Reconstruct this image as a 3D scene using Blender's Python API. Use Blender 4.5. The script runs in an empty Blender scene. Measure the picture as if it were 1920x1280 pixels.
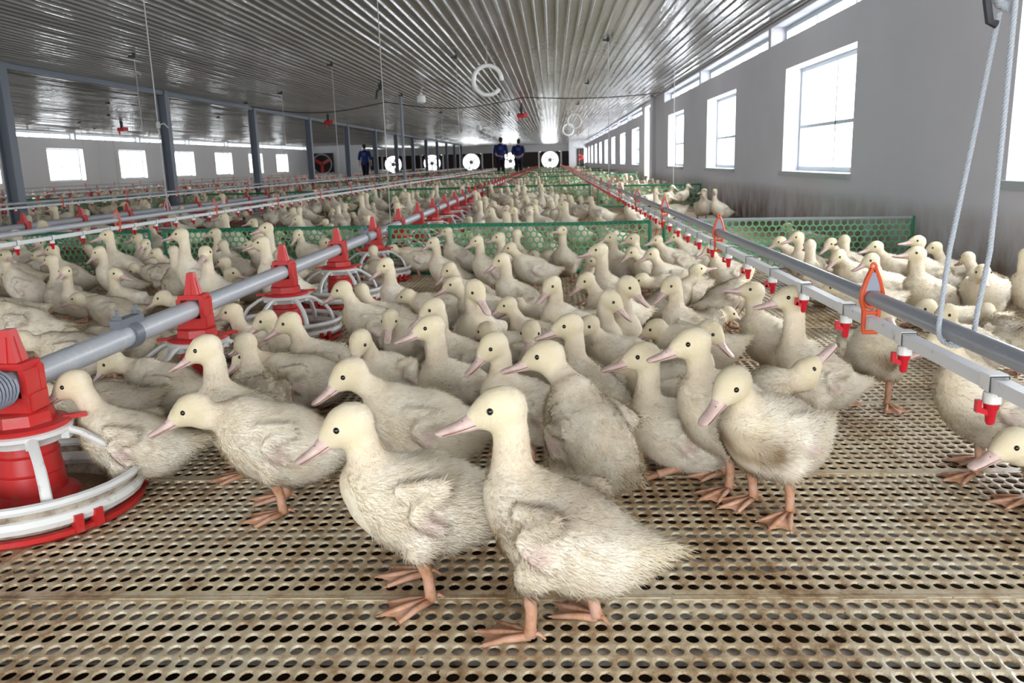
import bpy, math, random
import numpy as np
from mathutils import Matrix, Vector

C = bpy.context.scene.collection
SC = bpy.context.scene
R = random.Random(7)
NR = np.random.default_rng(11)

# ------------------------------------------------------------------ camera
CAM_H, FPX = 0.7, 1550.0
CM = np.array([[0.99846346, 0.01830317, -0.05230402],
               [0.04722337, 0.21281998, 0.97594959],
               [-0.02899431, 0.97691998, -0.21162863]])     # world = CM @ (right, up, forward)
cd = bpy.data.cameras.new('camera')
cd.sensor_width = 22.3
cd.lens = FPX / 1920 * 22.3
cd.clip_start, cd.clip_end = 0.05, 300
cd.dof.use_dof = True
cd.dof.focus_distance = 1.9
cd.dof.aperture_fstop = 7.0
cam = bpy.data.objects.new('camera', cd)
C.objects.link(cam)
mw = Matrix.Identity(4)
for i in range(3):
    mw[i][0], mw[i][1], mw[i][2] = CM[i, 0], CM[i, 1], -CM[i, 2]
mw[2][3] = CAM_H
cam.matrix_world = mw
SC.camera = cam

# ------------------------------------------------------------------ exposure, sky, daylight
SC.view_settings.view_transform = 'Standard'
SC.view_settings.look = 'None'
SC.view_settings.gamma = 1.0
SC.view_settings.use_curve_mapping = False
SC.view_settings.exposure = 0.06
SKY = 7.0
W = bpy.data.worlds.new('overcast_sky')
SC.world = W
W.use_nodes = True
W.node_tree.nodes['Background'].inputs[0].default_value = (0.93, 0.97, 1.0, 1)
W.node_tree.nodes['Background'].inputs[1].default_value = SKY

# house: x across (right wall at XR, left wall at XL), y along the house, z up
XR, XL, YB, YE, ZC = 2.2, -14.3, -4.6, 66.0, 1.97
CL0, CL1 = 1.745, 1.925                 # the clerestory strip
WS, WT, WW = 0.545, 1.475, 1.85         # window sill, head, width


def daylight(x, y, z, w, h, into):
    """overcast daylight coming in through one opening"""
    l = bpy.data.lights.new('window_daylight', 'AREA')
    l.shape = 'RECTANGLE'
    l.size, l.size_y = w, h
    l.color = (0.93, 0.97, 1.0)
    l.energy = SKY * math.pi * w * h * 1.0
    o = bpy.data.objects.new('window_daylight', l)
    C.objects.link(o)
    o.location = (x, y, z)
    o.rotation_euler = Vector(into).to_track_quat('-Z', 'Y').to_euler()
    return o


RIGHT_WIN = [2.35 + 4 * k for k in (-1, 0, 1, 2, 3)] + [21.6 + 4 * k for k in range(11)]
LEFT_WIN = [3.4 + 4 * k for k in range(-1, 11)]
RIGHT_CL = [-3.1 + 4 * k for k in range(5)] + [20.9 + 4 * k for k in range(11)]
LEFT_CL = [-3.0 + 4 * k for k in range(13)]
for y in RIGHT_WIN:
    daylight(XR + .26, y + WW / 2, (WS + WT) / 2, WW, WT - WS, (-1, 0, 0))
for y in RIGHT_CL:
    daylight(XR + .26, y + 1.95, (CL0 + CL1) / 2, 3.9, CL1 - CL0, (-1, 0, 0))
for y in LEFT_WIN:
    daylight(XL - .26, y + WW / 2, (WS + WT) / 2, WW, WT - WS, (1, 0, 0))
for y in LEFT_CL:
    daylight(XL - .26, y + 1.95, (CL0 + CL1) / 2, 3.9, CL1 - CL0, (1, 0, 0))
ADDED_REAR_OPENINGS = [(-12.6, .5, 2.2, 1.5), (-8.3, .5, 2.2, 1.5), (-2.6, .05, 4.4, 1.80)]  # unseen rear openings, added and widened to brighten the foreground
for x, z0, w, z1 in ADDED_REAR_OPENINGS:
    daylight(x + w / 2, YB - .26, (z0 + z1) / 2, w, z1 - z0, (0, 1, 0))  # front fill light from the added openings behind the camera


# ------------------------------------------------------------------ materials
def mat(name, col, rough=.6, spec=.3, metal=0.0):
    m = bpy.data.materials.new(name)
    m.use_nodes = True
    b = m.node_tree.nodes['Principled BSDF']
    b.inputs['Base Color'].default_value = (*col, 1)
    b.inputs['Roughness'].default_value = rough
    b.inputs['Specular IOR Level'].default_value = spec
    b.inputs['Metallic'].default_value = metal
    return m


def N(m, t):
    return m.node_tree.nodes.new(t)


def L(m, a, b):
    m.node_tree.links.new(a, b)


def noise(m, coord, scale, detail=4, rough=.55, scl=None):
    n = N(m, 'ShaderNodeTexNoise')
    n.inputs['Scale'].default_value = scale
    n.inputs['Detail'].default_value = detail
    n.inputs['Roughness'].default_value = rough
    if scl:
        mp = N(m, 'ShaderNodeMapping')
        mp.inputs['Scale'].default_value = scl
        L(m, coord, mp.inputs[0])
        coord = mp.outputs[0]
    L(m, coord, n.inputs['Vector'])
    return n.outputs['Fac']


def ramp(m, fac, stops):
    r = N(m, 'ShaderNodeValToRGB')
    e = r.color_ramp.elements
    while len(e) < len(stops):
        e.new(.5)
    for k, (p, c) in enumerate(stops):
        e[k].position = p
        e[k].color = (*c, 1) if len(c) == 3 else c
    L(m, fac, r.inputs[0])
    return r.outputs[0]


def mixc(m, fac, a, b):
    x = N(m, 'ShaderNodeMix')
    x.data_type = 'RGBA'
    for s, v in ((x.inputs[0], fac), (x.inputs[6], a), (x.inputs[7], b)):
        if isinstance(v, (int, float)):
            s.default_value = v
        elif isinstance(v, tuple):
            s.default_value = (*v, 1)
        else:
            L(m, v, s)
    return x.outputs[2]


def mth(m, op, a, b=None):
    x = N(m, 'ShaderNodeMath')
    x.operation = op
    for s, v in zip(x.inputs, (a, b)):
        if v is None:
            continue
        if isinstance(v, (int, float)):
            s.default_value = v
        else:
            L(m, v, s)
    return x.outputs[0]


def maprange(m, v, a, b, c=0.0, d=1.0):
    x = N(m, 'ShaderNodeMapRange')
    L(m, v, x.inputs[0])
    for k, q in enumerate((a, b, c, d)):
        x.inputs[k + 1].default_value = q
    return x.outputs[0]


def base(m):
    return m.node_tree.nodes['Principled BSDF'].inputs['Base Color']


def coords(m, kind='Object'):
    return N(m, 'ShaderNodeTexCoord').outputs[kind]


def bump(m, h, strength, dist=.01):
    b = N(m, 'ShaderNodeBump')
    b.inputs['Strength'].default_value = strength
    b.inputs['Distance'].default_value = dist
    L(m, h, b.inputs['Height'])
    L(m, b.outputs[0], m.node_tree.nodes['Principled BSDF'].inputs['Normal'])


def worldpos(m):
    return N(m, 'ShaderNodeNewGeometry').outputs['Position']


def sepz(m, v):
    s = N(m, 'ShaderNodeSeparateXYZ')
    L(m, v, s.inputs[0])
    return s.outputs


M = {}
# plastered wall, grime near the floor where the birds brush along it
m = M['wall'] = mat('painted_plaster', (.55, .55, .58), .85, .2)
p = worldpos(m)
s = sepz(m, p)
n1 = noise(m, p, 1.3, 6)
n2 = noise(m, p, 5, 6, .6, (1, 1, .5))
grime = mth(m, 'MULTIPLY', maprange(m, s[2], .42, .05), maprange(m, n2, .35, .62))
ww = mixc(m, maprange(m, n1, .35, .7, 0, .35), (.57, .565, .60), (.47, .465, .50))
L(m, mixc(m, grime, ww, (.20, .125, .07)), base(m))
M['wall_far'] = mat('white_wall', (.62, .62, .64), .8, .2)
# corrugated ceiling panels
m = M['ceiling'] = mat('glossy_ceiling_panel', (.5, .5, .5), .15, .7)
p = worldpos(m)
n1 = noise(m, p, 1.0, 5, .6, (1.6, .35, 1))
L(m, mixc(m, maprange(m, n1, .3, .7), (.27, .265, .255), (.36, .36, .355)), base(m))
w1 = noise(m, p, 1.0, 4, .65, (16.0, 3.5, 1))
bump(m, w1, .34, .02)
# slatted plastic flooring
m = M['floor'] = mat('slatted_plastic', (.5, .42, .3), .4, .5)
p = worldpos(m)
n1 = noise(m, p, 2.3, 8, .62)
n2 = noise(m, p, 26, 6, .7)
n3 = noise(m, p, 90, 3, .6)
d = mth(m, 'ADD', mth(m, 'MULTIPLY', n1, .55), mth(m, 'MULTIPLY', n2, .45))
c0 = ramp(m, d, [(.37, (.13, .065, .022)), (.45, (.40, .27, .15)), (.53, (.63, .52, .35)), (.64, (.76, .70, .55))])
sp = maprange(m, n3, .66, .72)
L(m, mixc(m, sp, c0, (.10, .055, .03)), base(m))
rr = maprange(m, n1, .35, .65, .45, .22)
L(m, rr, m.node_tree.nodes['Principled BSDF'].inputs['Roughness'])
bump(m, n2, .25, .004)
m = M['floor_far'] = mat('slatted_floor_distance', (.34, .25, .15), .5, .4)
p = worldpos(m)
n1 = noise(m, p, 1.5, 8, .6)
L(m, ramp(m, n1, [(.35, (.12, .075, .04)), (.5, (.26, .18, .10)), (.65, (.40, .31, .19))]), base(m))
m = M['pit'] = mat('manure_pit', (.05, .03, .018), .8, .2)
n1 = noise(m, worldpos(m), 6, 6, .6)
L(m, ramp(m, n1, [(.35, (.02, .012, .008)), (.65, (.10, .06, .035))]), base(m))
m = M['rib'] = mat('pale_under_rib', (.5, .47, .42), .5, .4)
n1 = noise(m, worldpos(m), 30, 5, .6)
L(m, ramp(m, n1, [(.3, (.22, .17, .12)), (.55, (.60, .58, .54))]), base(m))


def dirty(name, col, dirt, amount=.5, rough=.4, spec=.5, scale=30):
    m = mat(name, col, rough, spec)
    p = coords(m)
    n = noise(m, p, scale, 6, .65)
    L(m, mixc(m, maprange(m, n, .68 - amount * .4, .80 - amount * .2), col, dirt), base(m))
    return m


M['red'] = dirty('red_plastic', (.53, .022, .022), (.36, .10, .07), .35, .35, .5)
M['red_bright'] = mat('red_nipple_plastic', (.55, .012, .025), .3, .5)
M['white'] = dirty('white_plastic', (.74, .74, .72), (.36, .24, .13), .25, .35, .5, 22)
M['pan_in'] = dirty('feed_crusted_plastic', (.62, .56, .48), (.17, .10, .055), .85, .6, .3, 18)
M['feed'] = dirty('feed_crumbs', (.20, .13, .075), (.36, .26, .16), .5, .9, .1, 160)
m = M['pipe'] = dirty('grey_pvc_pipe', (.42, .44, .48), (.56, .53, .48), .35, .32, .5, 60)
M['pipe_dark'] = dirty('mid_grey_pvc_pipe', (.27, .29, .33), (.36, .35, .33), .3, .3, .5, 60)
M['clamp_grey'] = mat('dark_grey_plastic', (.15, .165, .19), .4, .4)
M['hang_grey'] = mat('grey_hanger_plastic', (.26, .28, .34), .4, .4)
M['white_pipe'] = dirty('white_square_pipe', (.70, .71, .73), (.20, .18, .16), .16, .4, .5, 40)
M['orange'] = mat('orange_plastic', (.68, .10, .035), .35, .5)
M['wire'] = mat('dark_wire', (.06, .06, .065), .5, .4)
M['green'] = mat('green_plastic_net', (.15, .42, .19), .45, .4)
M['green_dark'] = mat('dark_green_rim', (.025, .19, .10), .5, .4)
M['grey_rim'] = mat('grey_rail', (.34, .37, .38), .5, .4)
M['post'] = mat('blue_grey_steel', (.15, .17, .21), .45, .4)
M['cord'] = mat('pale_cord', (.42, .41, .39), .8, .2)
m = M['rope'] = mat('grey_braided_rope', (.40, .43, .47), .7, .3)
M['frame'] = mat('window_frame_metal', (.42, .48, .52), .45, .4)
M['black'] = mat('black_fitting', (.03, .03, .035), .5, .3)
M['lamp_white'] = mat('white_lamp_plastic', (.8, .8, .78), .35, .4)
M['fan_white'] = mat('fan_white', (.85, .86, .9), .5, .3)
M['louvre'] = mat('dark_louvre', (.035, .026, .024), .6, .2)
M['skin'] = mat('skin', (.50, .29, .21), .6, .3)
M['hair'] = mat('black_hair', (.012, .011, .011), .6, .3)
M['shirt'] = mat('blue_work_shirt', (.018, .028, .125), .8, .2)
M['emblem'] = mat('pale_shirt_print', (.12, .15, .30), .8, .2)
M['trousers'] = mat('dark_trousers', (.012, .012, .018), .85, .15)
M['boot'] = mat('pale_boot', (.62, .63, .62), .6, .3)

# duck materials: the colour attribute carries where the yellow, the dirt and the bare pink skin lie
m = M['down'] = mat('cream_down', (.8, .72, .55), .95, .12)
at = N(m, 'ShaderNodeAttribute')
at.attribute_name = 'tint'
sr = N(m, 'ShaderNodeSeparateColor')
L(m, at.outputs['Color'], sr.inputs[0])
oi = N(m, 'ShaderNodeObjectInfo')
rnd = oi.outputs['Random']
pc = coords(m)
va = N(m, 'ShaderNodeVectorMath')
va.operation = 'ADD'
L(m, pc, va.inputs[0])
cx = N(m, 'ShaderNodeCombineXYZ')
for k in range(3):
    L(m, mth(m, 'MULTIPLY', rnd, 17.0 + 9 * k), cx.inputs[k])
L(m, cx.outputs[0], va.inputs[1])
n1 = noise(m, va.outputs[0], 14, 5, .6)
n2 = noise(m, va.outputs[0], 5, 3, .5)
cream = mixc(m, maprange(m, n1, .38, .68), (.90, .84, .725), (.81, .715, .56))
cc = mixc(m, sr.outputs[0], cream, (.76, .655, .43))
n3 = noise(m, va.outputs[0], 48, 4, .7)
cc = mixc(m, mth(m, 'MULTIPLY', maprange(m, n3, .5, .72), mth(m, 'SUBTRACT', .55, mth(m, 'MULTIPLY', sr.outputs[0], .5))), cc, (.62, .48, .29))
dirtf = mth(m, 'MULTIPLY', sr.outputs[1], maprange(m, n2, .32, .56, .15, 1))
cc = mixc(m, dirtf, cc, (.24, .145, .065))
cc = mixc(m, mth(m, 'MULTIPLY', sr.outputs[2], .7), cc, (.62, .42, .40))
L(m, cc, base(m))
bump(m, noise(m, pc, 130, 4, .7), .5, .004)
m = M['leg'] = mat('duck_leg_skin', (.55, .28, .17), .5, .4)
n1 = noise(m, coords(m), 45, 5, .6)
L(m, ramp(m, n1, [(.3, (.34, .165, .09)), (.5, (.54, .29, .175)), (.7, (.58, .36, .29))]), base(m))
m = M['bill'] = mat('pink_bill', (.62, .40, .38), .42, .4)
n1 = noise(m, coords(m), 40, 4, .6)
L(m, ramp(m, n1, [(.3, (.56, .39, .34)), (.6, (.74, .57, .52))]), base(m))
M['mouth'] = mat('bill_mouth_line', (.20, .07, .07), .5, .3)
M['eye'] = mat('black_eye', (.008, .007, .007), .08, .7)


# ------------------------------------------------------------------ mesh helpers
class MB:
    """collects shapes, build() links them as ONE mesh object"""

    def __init__(self):
        self.v, self.f, self.m = [], [], []

    def add(self, v, f, mi=0):
        o = len(self.v)
        self.v += [tuple(float(q) for q in a) for a in v]
        self.f += [tuple(i + o for i in a) for a in f]
        self.m += [mi] * len(f)
        return self

    def box(self, c, s, mi=0, rot=None):
        v = []
        for dx in (-.5, .5):
            for dy in (-.5, .5):
                for dz in (-.5, .5):
                    q = Vector((dx * s[0], dy * s[1], dz * s[2]))
                    if rot is not None:
                        q = rot @ q
                    v.append((c[0] + q[0], c[1] + q[1], c[2] + q[2]))
        return self.add(v, [(0, 1, 3, 2), (4, 6, 7, 5), (0, 4, 5, 1), (2, 3, 7, 6), (0, 2, 6, 4), (1, 5, 7, 3)], mi)

    def tube(self, pts, rad, n=10, mi=0, caps=True, up=(0, 0, 1), flat=1.0):
        v, f = tube_arrays(pts, rad, n, caps, up, flat)
        return self.add(v, f, mi)

    def lathe(self, prof, n=24, c=(0, 0, 0), mi=0):
        v, f = [], []
        for r, z in prof:
            for k in range(n):
                a = 2 * math.pi * k / n
                v.append((c[0] + r * math.cos(a), c[1] + r * math.sin(a), c[2] + z))
        for i in range(len(prof) - 1):
            for k in range(n):
                k2 = (k + 1) % n
                f.append((i * n + k, i * n + k2, (i + 1) * n + k2, (i + 1) * n + k))
        f.append(tuple(reversed(range(n))))
        f.append(tuple((len(prof) - 1) * n + k for k in range(n)))
        return self.add(v, f, mi)

    def ring(self, c, R_, r, axis='z', a0=0, a1=360, n=40, k=8, mi=0):
        pts = []
        full = abs(a1 - a0) >= 360
        for i in range(n + (0 if full else 1)):
            a = math.radians(a0 + (a1 - a0) * i / n)
            u, w = R_ * math.cos(a), R_ * math.sin(a)
            pts.append((c[0] + u, c[1] + w, c[2]) if axis == 'z' else (c[0] + u, c[1], c[2] + w) if axis == 'y' else (c[0], c[1] + u, c[2] + w))
        if full:
            v, f = tube_arrays(pts + pts[:1], r, k, False, {'z': (0, 0, 1), 'y': (0, 1, 0), 'x': (1, 0, 0)}[axis])
        else:
            v, f = tube_arrays(pts, r, k, True, {'z': (0, 0, 1), 'y': (0, 1, 0), 'x': (1, 0, 0)}[axis])
        return self.add(v, f, mi)

    def ball(self, c, r, n=10, mi=0):
        r = (r, r, r) if isinstance(r, (int, float)) else r
        v, f = [(c[0], c[1], c[2] - r[2])], []
        h = max(4, n // 2)
        for i in range(1, h):
            t = math.pi * i / h
            for k in range(n):
                a = 2 * math.pi * k / n
                v.append((c[0] + r[0] * math.sin(t) * math.cos(a), c[1] + r[1] * math.sin(t) * math.sin(a), c[2] - r[2] * math.cos(t)))
        v.append((c[0], c[1], c[2] + r[2]))
        for k in range(n):
            f.append((0, 1 + (k + 1) % n, 1 + k))
            for i in range(h - 2):
                a = 1 + i * n
                f.append((a + k, a + (k + 1) % n, a + n + (k + 1) % n, a + n + k))
            a = 1 + (h - 2) * n
            f.append((a + k, a + (k + 1) % n, len(v) - 1))
        return self.add(v, f, mi)

    def mesh(self, name, mats, smooth=True):
        me = bpy.data.meshes.new(name)
        me.from_pydata(self.v, [], self.f)
        for q in mats:
            me.materials.append(q)
        me.polygons.foreach_set('material_index', self.m)
        if smooth:
            me.shade_smooth()
            me.set_sharp_from_angle(angle=math.radians(38))
        me.update()
        return me

    def build(self, name, mats, parent=None, loc=None, smooth=True, **props):
        mats = mats if isinstance(mats, (list, tuple)) else [mats]
        return link(name, self.mesh(name, mats, smooth), parent, loc, **props)


def tube_arrays(pts, rad, n=10, caps=True, up=(0, 0, 1), flat=1.0):
    P = np.array(pts, float)
    k = len(P)
    rad = np.full(k, rad, float) if np.isscalar(rad) else np.array(rad, float)
    T = np.zeros_like(P)
    T[1:-1] = P[2:] - P[:-2]
    T[0], T[-1] = P[1] - P[0], P[-1] - P[-2]
    if k > 3 and np.allclose(P[0], P[-1]):
        T[0] = T[-1] = P[1] - P[-2]
    T /= np.linalg.norm(T, axis=1)[:, None] + 1e-12
    u = np.array(up, float)
    s = np.cross(u, T[0])
    if np.linalg.norm(s) < 1e-3:
        s = np.cross((0.0, 1.0, 0.0) if abs(T[0][1]) < .9 else (1.0, 0, 0), T[0])
    s /= np.linalg.norm(s)
    v = []
    for i in range(k):
        s = s - T[i] * np.dot(s, T[i])
        s /= np.linalg.norm(s) + 1e-12
        w = np.cross(T[i], s)
        for j in range(n):
            a = 2 * math.pi * j / n
            v.append(P[i] + rad[i] * (math.cos(a) * s + flat * math.sin(a) * w))
    f = []
    for i in range(k - 1):
        for j in range(n):
            j2 = (j + 1) % n
            f.append((i * n + j, i * n + j2, (i + 1) * n + j2, (i + 1) * n + j))
    if caps:
        f.append(tuple(reversed(range(n))))
        f.append(tuple((k - 1) * n + j for j in range(n)))
    return v, f


def link(name, data, parent=None, loc=None, **props):
    o = bpy.data.objects.new(name, data)
    C.objects.link(o)
    if parent is not None:
        o.parent = parent
    if loc is not None:
        o.location = loc
    for k, v in props.items():
        o[k] = v
    return o


def thing(name, label, cat, loc=(0, 0, 0), group=None):
    o = link(name, None, None, loc, label=label, category=cat)
    o.empty_display_size = .05
    if group:
        o['group'] = group
    return o


def copy_tree(o, loc=None, parent=None, **props):
    c = o.copy()
    C.objects.link(c)
    if parent is not None:
        c.parent = parent
    if loc is not None:
        c.location = loc
    for k, v in props.items():
        c[k] = v
    for ch in list(o.children):
        copy_tree(ch, None, c)
    return c


def struct(o):
    o['kind'] = 'structure'
    return o


# ------------------------------------------------------------------ the house
def wall_mesh(axis, at, thick, u0, u1, z0, z1, holes):
    """a wall with real openings and reveals; axis 'x': the wall lies in x = at and runs along y"""
    us = sorted({u0, u1} | {q for h in holes for q in (h[0], h[1])})
    zs = sorted({z0, z1} | {q for h in holes for q in (h[2], h[3])})
    us = [q for q in us if u0 <= q <= u1]
    solid = {}
    for i in range(len(us) - 1):
        for j in range(len(zs) - 1):
            um, zm = (us[i] + us[i + 1]) / 2, (zs[j] + zs[j + 1]) / 2
            solid[i, j] = not any(h[0] < um < h[1] and h[2] < zm < h[3] for h in holes)
    v, f, idx = [], [], {}

    def vt(i, j, s):
        if (i, j, s) not in idx:
            idx[i, j, s] = len(v)
            d = at + (thick if s else 0)
            v.append((d, us[i], zs[j]) if axis == 'x' else (us[i], d, zs[j]))
        return idx[i, j, s]
    for (i, j), ok in solid.items():
        if not ok:
            continue
        f.append((vt(i, j, 0), vt(i, j + 1, 0), vt(i + 1, j + 1, 0), vt(i + 1, j, 0)))
        f.append((vt(i, j, 1), vt(i + 1, j, 1), vt(i + 1, j + 1, 1), vt(i, j + 1, 1)))
        for di, dj, a, b in ((-1, 0, (i, j), (i, j + 1)), (1, 0, (i + 1, j), (i + 1, j + 1)), (0, -1, (i, j), (i + 1, j)), (0, 1, (i, j + 1), (i + 1, j + 1))):
            if not solid.get((i + di, j + dj), False):
                f.append((vt(*a, 0), vt(*b, 0), vt(*b, 1), vt(*a, 1)))
    m = MB().add(v, f)
    return m


holes = [(y, y + WW, WS, WT) for y in RIGHT_WIN] + [(y, y + 3.9, CL0, CL1) for y in RIGHT_CL] + [(18.75, 20.25, .02, 1.86)]
struct(wall_mesh('x', XR, .22, YB, YE, -.6, ZC + .03, holes).build('wall_right', M['wall'], smooth=False))
holes = [(y, y + WW, WS, WT) for y in LEFT_WIN] + [(y, y + 3.9, CL0, CL1) for y in LEFT_CL]
struct(wall_mesh('x', XL, -.22, YB, YE, -.6, ZC + .03, holes).build('wall_left', M['wall_far'], smooth=False))
holes = [(x, x + w, z0, z1) for x, z0, w, z1 in ADDED_REAR_OPENINGS]
struct(wall_mesh('y', YB, -.22, XL - .22, XR + .22, -.6, ZC + .03, holes).build('wall_back', M['wall_far'], smooth=False))
FAN_X = [-.15 - 3.08 * k for k in range(5)]
FAN_R, FAN_Z = .66, .80


def end_wall():
    m = MB()
    # piers, header and dark louvre bays; each fan has a round opening of its own
    m.box(((XR + XL) / 2, YE + .12, 1.72), (XR - XL + .5, .3, .56), 0)
    m.box(((XR + XL) / 2, YE + .12, -.2), (XR - XL + .5, .3, .66), 0)
    xs = []
    for x in FAN_X:
        xs += [(x - .8, x + .8)]
    edge = XR + .22
    for a, b in xs + [(XL - .22, XL - .22)]:
        m.box(((edge + b) / 2, YE + .14, .78), (edge - b, .2, 1.36), 1)
        edge = a
    n = 28
    for x in FAN_X:
        v, f = [], []
        for k in range(n):
            t = 2 * math.pi * k / n
            ca, sa = math.cos(t), math.sin(t)
            q = max(abs(ca) / .80, abs(sa) / .68)
            for yy in (0, .2):
                v += [(x + FAN_R * ca, YE + yy, FAN_Z + FAN_R * sa), (x + ca / q, YE + yy, FAN_Z - .02 + sa / q)]
        for k in range(n):
            a, b = 4 * k, 4 * ((k + 1) % n)
            f += [(a, a + 1, b + 1, b), (a, b, b + 2, a + 2), (a + 2, b + 2, b + 3, a + 3)]
        m.add(v, f, 1)
        for s in (-1, 1):
            m.box((x + s * .86, YE + .10, .78), (.13, .3, 1.36), 0)
    return m


struct(end_wall().build('wall_end', [M['wall_far'], M['louvre']], smooth=False))
for x in FAN_X:
    daylight(x, YE + .24, FAN_Z, 1.3, 1.3, (0, -1, 0)).data.energy *= .3
# pale header beam across the far end, dark gap beneath the ceiling
struct(MB().box(((XL + XR) / 2 - 1, YE - 2.2, 1.50), (XR - XL - 4, .12, .16)).build('trim_1', M['wall_far']))
# ceiling: ribbed panels running the length of the house
v, f, x, y0, y1 = [], [], XL - .22, YB, YE
prof = []
while x < XR + .1:
    a1, a2, b1, b2 = (R.gauss(0, .0011) for _ in range(4))
    prof += [(x, ZC + a1), (x + .066, ZC + a2), (x + .074, ZC - .014 + b1 * .5), (x + .090, ZC - .014 + b2 * .5), (x + .098, ZC + a1)]
    x += .1
prof.append((XR + .22, ZC))
nys = 160
NZ = np.zeros((nys + 1, len(prof)))
for i in range(len(prof)):
    ph, fq, am = R.uniform(0, 6.28), R.uniform(1.1, 2.6), R.uniform(.0006, .0016)
    for k in range(nys + 1):
        yy = y0 + (y1 + .2 - y0) * k / nys
        NZ[k, i] = am * math.sin(yy * fq + ph) + .003 * math.sin(yy * 1.1 + prof[i][0] * 2)
for k in range(nys + 1):
    yy = y0 + (y1 + .2 - y0) * k / nys
    for i, (px, pz) in enumerate(prof):
        v.append((px, yy, pz + NZ[k, i]))
npf = len(prof)
for k in range(nys):
    for i in range(npf - 1):
        f.append((k * npf + i, k * npf + i + 1, (k + 1) * npf + i + 1, (k + 1) * npf + i))
mb = MB().add(v, f)
mb.box(((XL + XR) / 2, (YB + YE) / 2, ZC + .10), (XR - XL + .9, YE - YB + .6, .10))
struct(mb.build('ceiling', M['ceiling'], smooth=False))
# under-floor pit and the far flooring
struct(MB().box(((XL + XR) / 2, (YB + YE) / 2, -.62), (XR - XL + .4, YE - YB, .04)).build('floor_pit', M['pit'], smooth=False))

# slatted floor panels with real holes; one mesh, laid side by side
PX, PY, NXH, NYH = .0268, .0318, 120, 16
PW, PD, RH, RV, TH = NXH * PX + .014, NYH * PY + .028, .0107, .0130, .0045


def panel_mesh():
    nseg = 12
    mb = MB()
    v, f = [], []
    x0, y0 = -PW / 2 + .007, -PD / 2 + .014
    ang = [2 * math.pi * k / nseg for k in range(nseg)]
    for r in range(NYH):
        off = 0.0
        for c in range(NXH):
            cx_, cy_ = x0 + off + (c + .5) * PX, y0 + (r + .5) * PY
            b = len(v)
            for a in ang:
                ca, sa = math.cos(a), math.sin(a)
                q = max(abs(ca) / (PX / 2), abs(sa) / (PY / 2))
                rx, ry = RH * ca, RV * sa
                v += [(cx_ + ca / q, cy_ + sa / q, 0), (cx_ + rx, cy_ + ry, -.0006), (cx_ + rx * .93, cy_ + ry * .93, -TH)]
            for k in range(nseg):
                a, d = b + 3 * k, b + 3 * ((k + 1) % nseg)
                f += [(a, d, d + 1, a + 1), (a + 1, d + 1, d + 2, a + 2)]
            # the four corners left by the 12-gon's outer points
        ya, yb_ = y0 + r * PY, y0 + (r + 1) * PY
        xa, xb = (-PW / 2 + .0006, x0 + off), (x0 + off + NXH * PX, PW / 2 - .0006)
        for (p0, p1) in (xa, xb):
            if p1 - p0 > 1e-5:
                b = len(v)
                v += [(p0, ya, 0), (p1, ya, 0), (p1, yb_, 0), (p0, yb_, 0)]
                f.append((b, b + 1, b + 2, b + 3))
    mb.add(v, f, 0)
    # corner triangles of every cell (outer points at 30/60 degrees miss the rectangle's corners)
    v, f = [], []
    hx, hy = PX / 2, PY / 2
    pts = []
    for a in ang:
        ca, sa = math.cos(a), math.sin(a)
        q = max(abs(ca) / hx, abs(sa) / hy)
        pts.append((ca / q, sa / q))
    for r in range(NYH):
        off = 0.0
        for c in range(NXH):
            cx_, cy_ = x0 + off + (c + .5) * PX, y0 + (r + .5) * PY
            for sx in (1, -1):
                for sy in (1, -1):
                    b = len(v)
                    q1 = (sx * hx, sy * abs(hx * math.tan(math.pi / 6)))
                    q2 = (sx * hy / math.tan(math.pi / 3), sy * hy)
                    tri = [q1, (sx * hx, sy * hy), q2]
                    if sx * sy < 0:
                        tri.reverse()
                    v += [(cx_ + q[0], cy_ + q[1], 0) for q in tri]
                    f.append((b, b + 1, b + 2))
    mb.add(v, f, 0)
    e = .0006
    for ya, yb_ in ((-PD / 2 + e, y0), (y0 + NYH * PY, PD / 2 - e)):
        mb.add([(-PW / 2 + e, ya, 0), (PW / 2 - e, ya, 0), (PW / 2 - e, yb_, 0), (-PW / 2 + e, yb_, 0)], [(0, 1, 2, 3)], 0)
    # interlocking tabs drawn by a raised seam, side skirts, and pale stiffening ribs below
    for k in range(24):
        xx = -PW / 2 + (k + .5) * PW / 24
        mb.box((xx, PD / 2 - .010 - (.006 if k % 2 else 0), .0004), (PW / 24 * .96, .0012, .0012), 0)
    for s in (-1, 1):
        mb.box((0, s * (PD / 2 - .003), -.016), (PW - .004, .003, .030), 0)
        mb.box((s * (PW / 2 - .003), 0, -.016), (.003, PD - .004, .030), 0)
    for r in (3, 7, 11, 15):
        yy = y0 + (r + .5) * PY + .004
        mb.box((0, yy, -.0145), (PW - .01, .024, .013), 1)
    return mb.mesh('floor_panel', [M['floor'], M['rib']], smooth=False)


pmesh = panel_mesh()
FX0, FX1, FY0, FY1 = -4.9, XR, .45, 6.4
FYA = 1.247 - 2 * PD
ny = 12
nx = int(math.ceil((FX1 - FX0) / PW))
first = True
for j in range(ny):
    for i in range(nx):
        xc = XR - (i + .5) * PW
        yc = FYA + (j + .5) * PD
        o = link('floor', pmesh, None, (xc, yc, 0), kind='structure')
FX0 = XR - nx * PW
FYB = FYA + ny * PD
mb = MB()
mb.box(((XL + XR) / 2, (FYB + YE) / 2, -.02), (XR - XL + .2, YE - FYB, .04))
mb.box(((XL + FX0) / 2, (FYA + FYB) / 2, -.02), (FX0 - XL, FYB - FYA, .04))
mb.box(((XL + XR) / 2, (FYA + YB) / 2, -.02), (XR - XL + .2, FYA - YB, .04))
struct(mb.build('floor', M['floor_far'], smooth=False))


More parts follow.
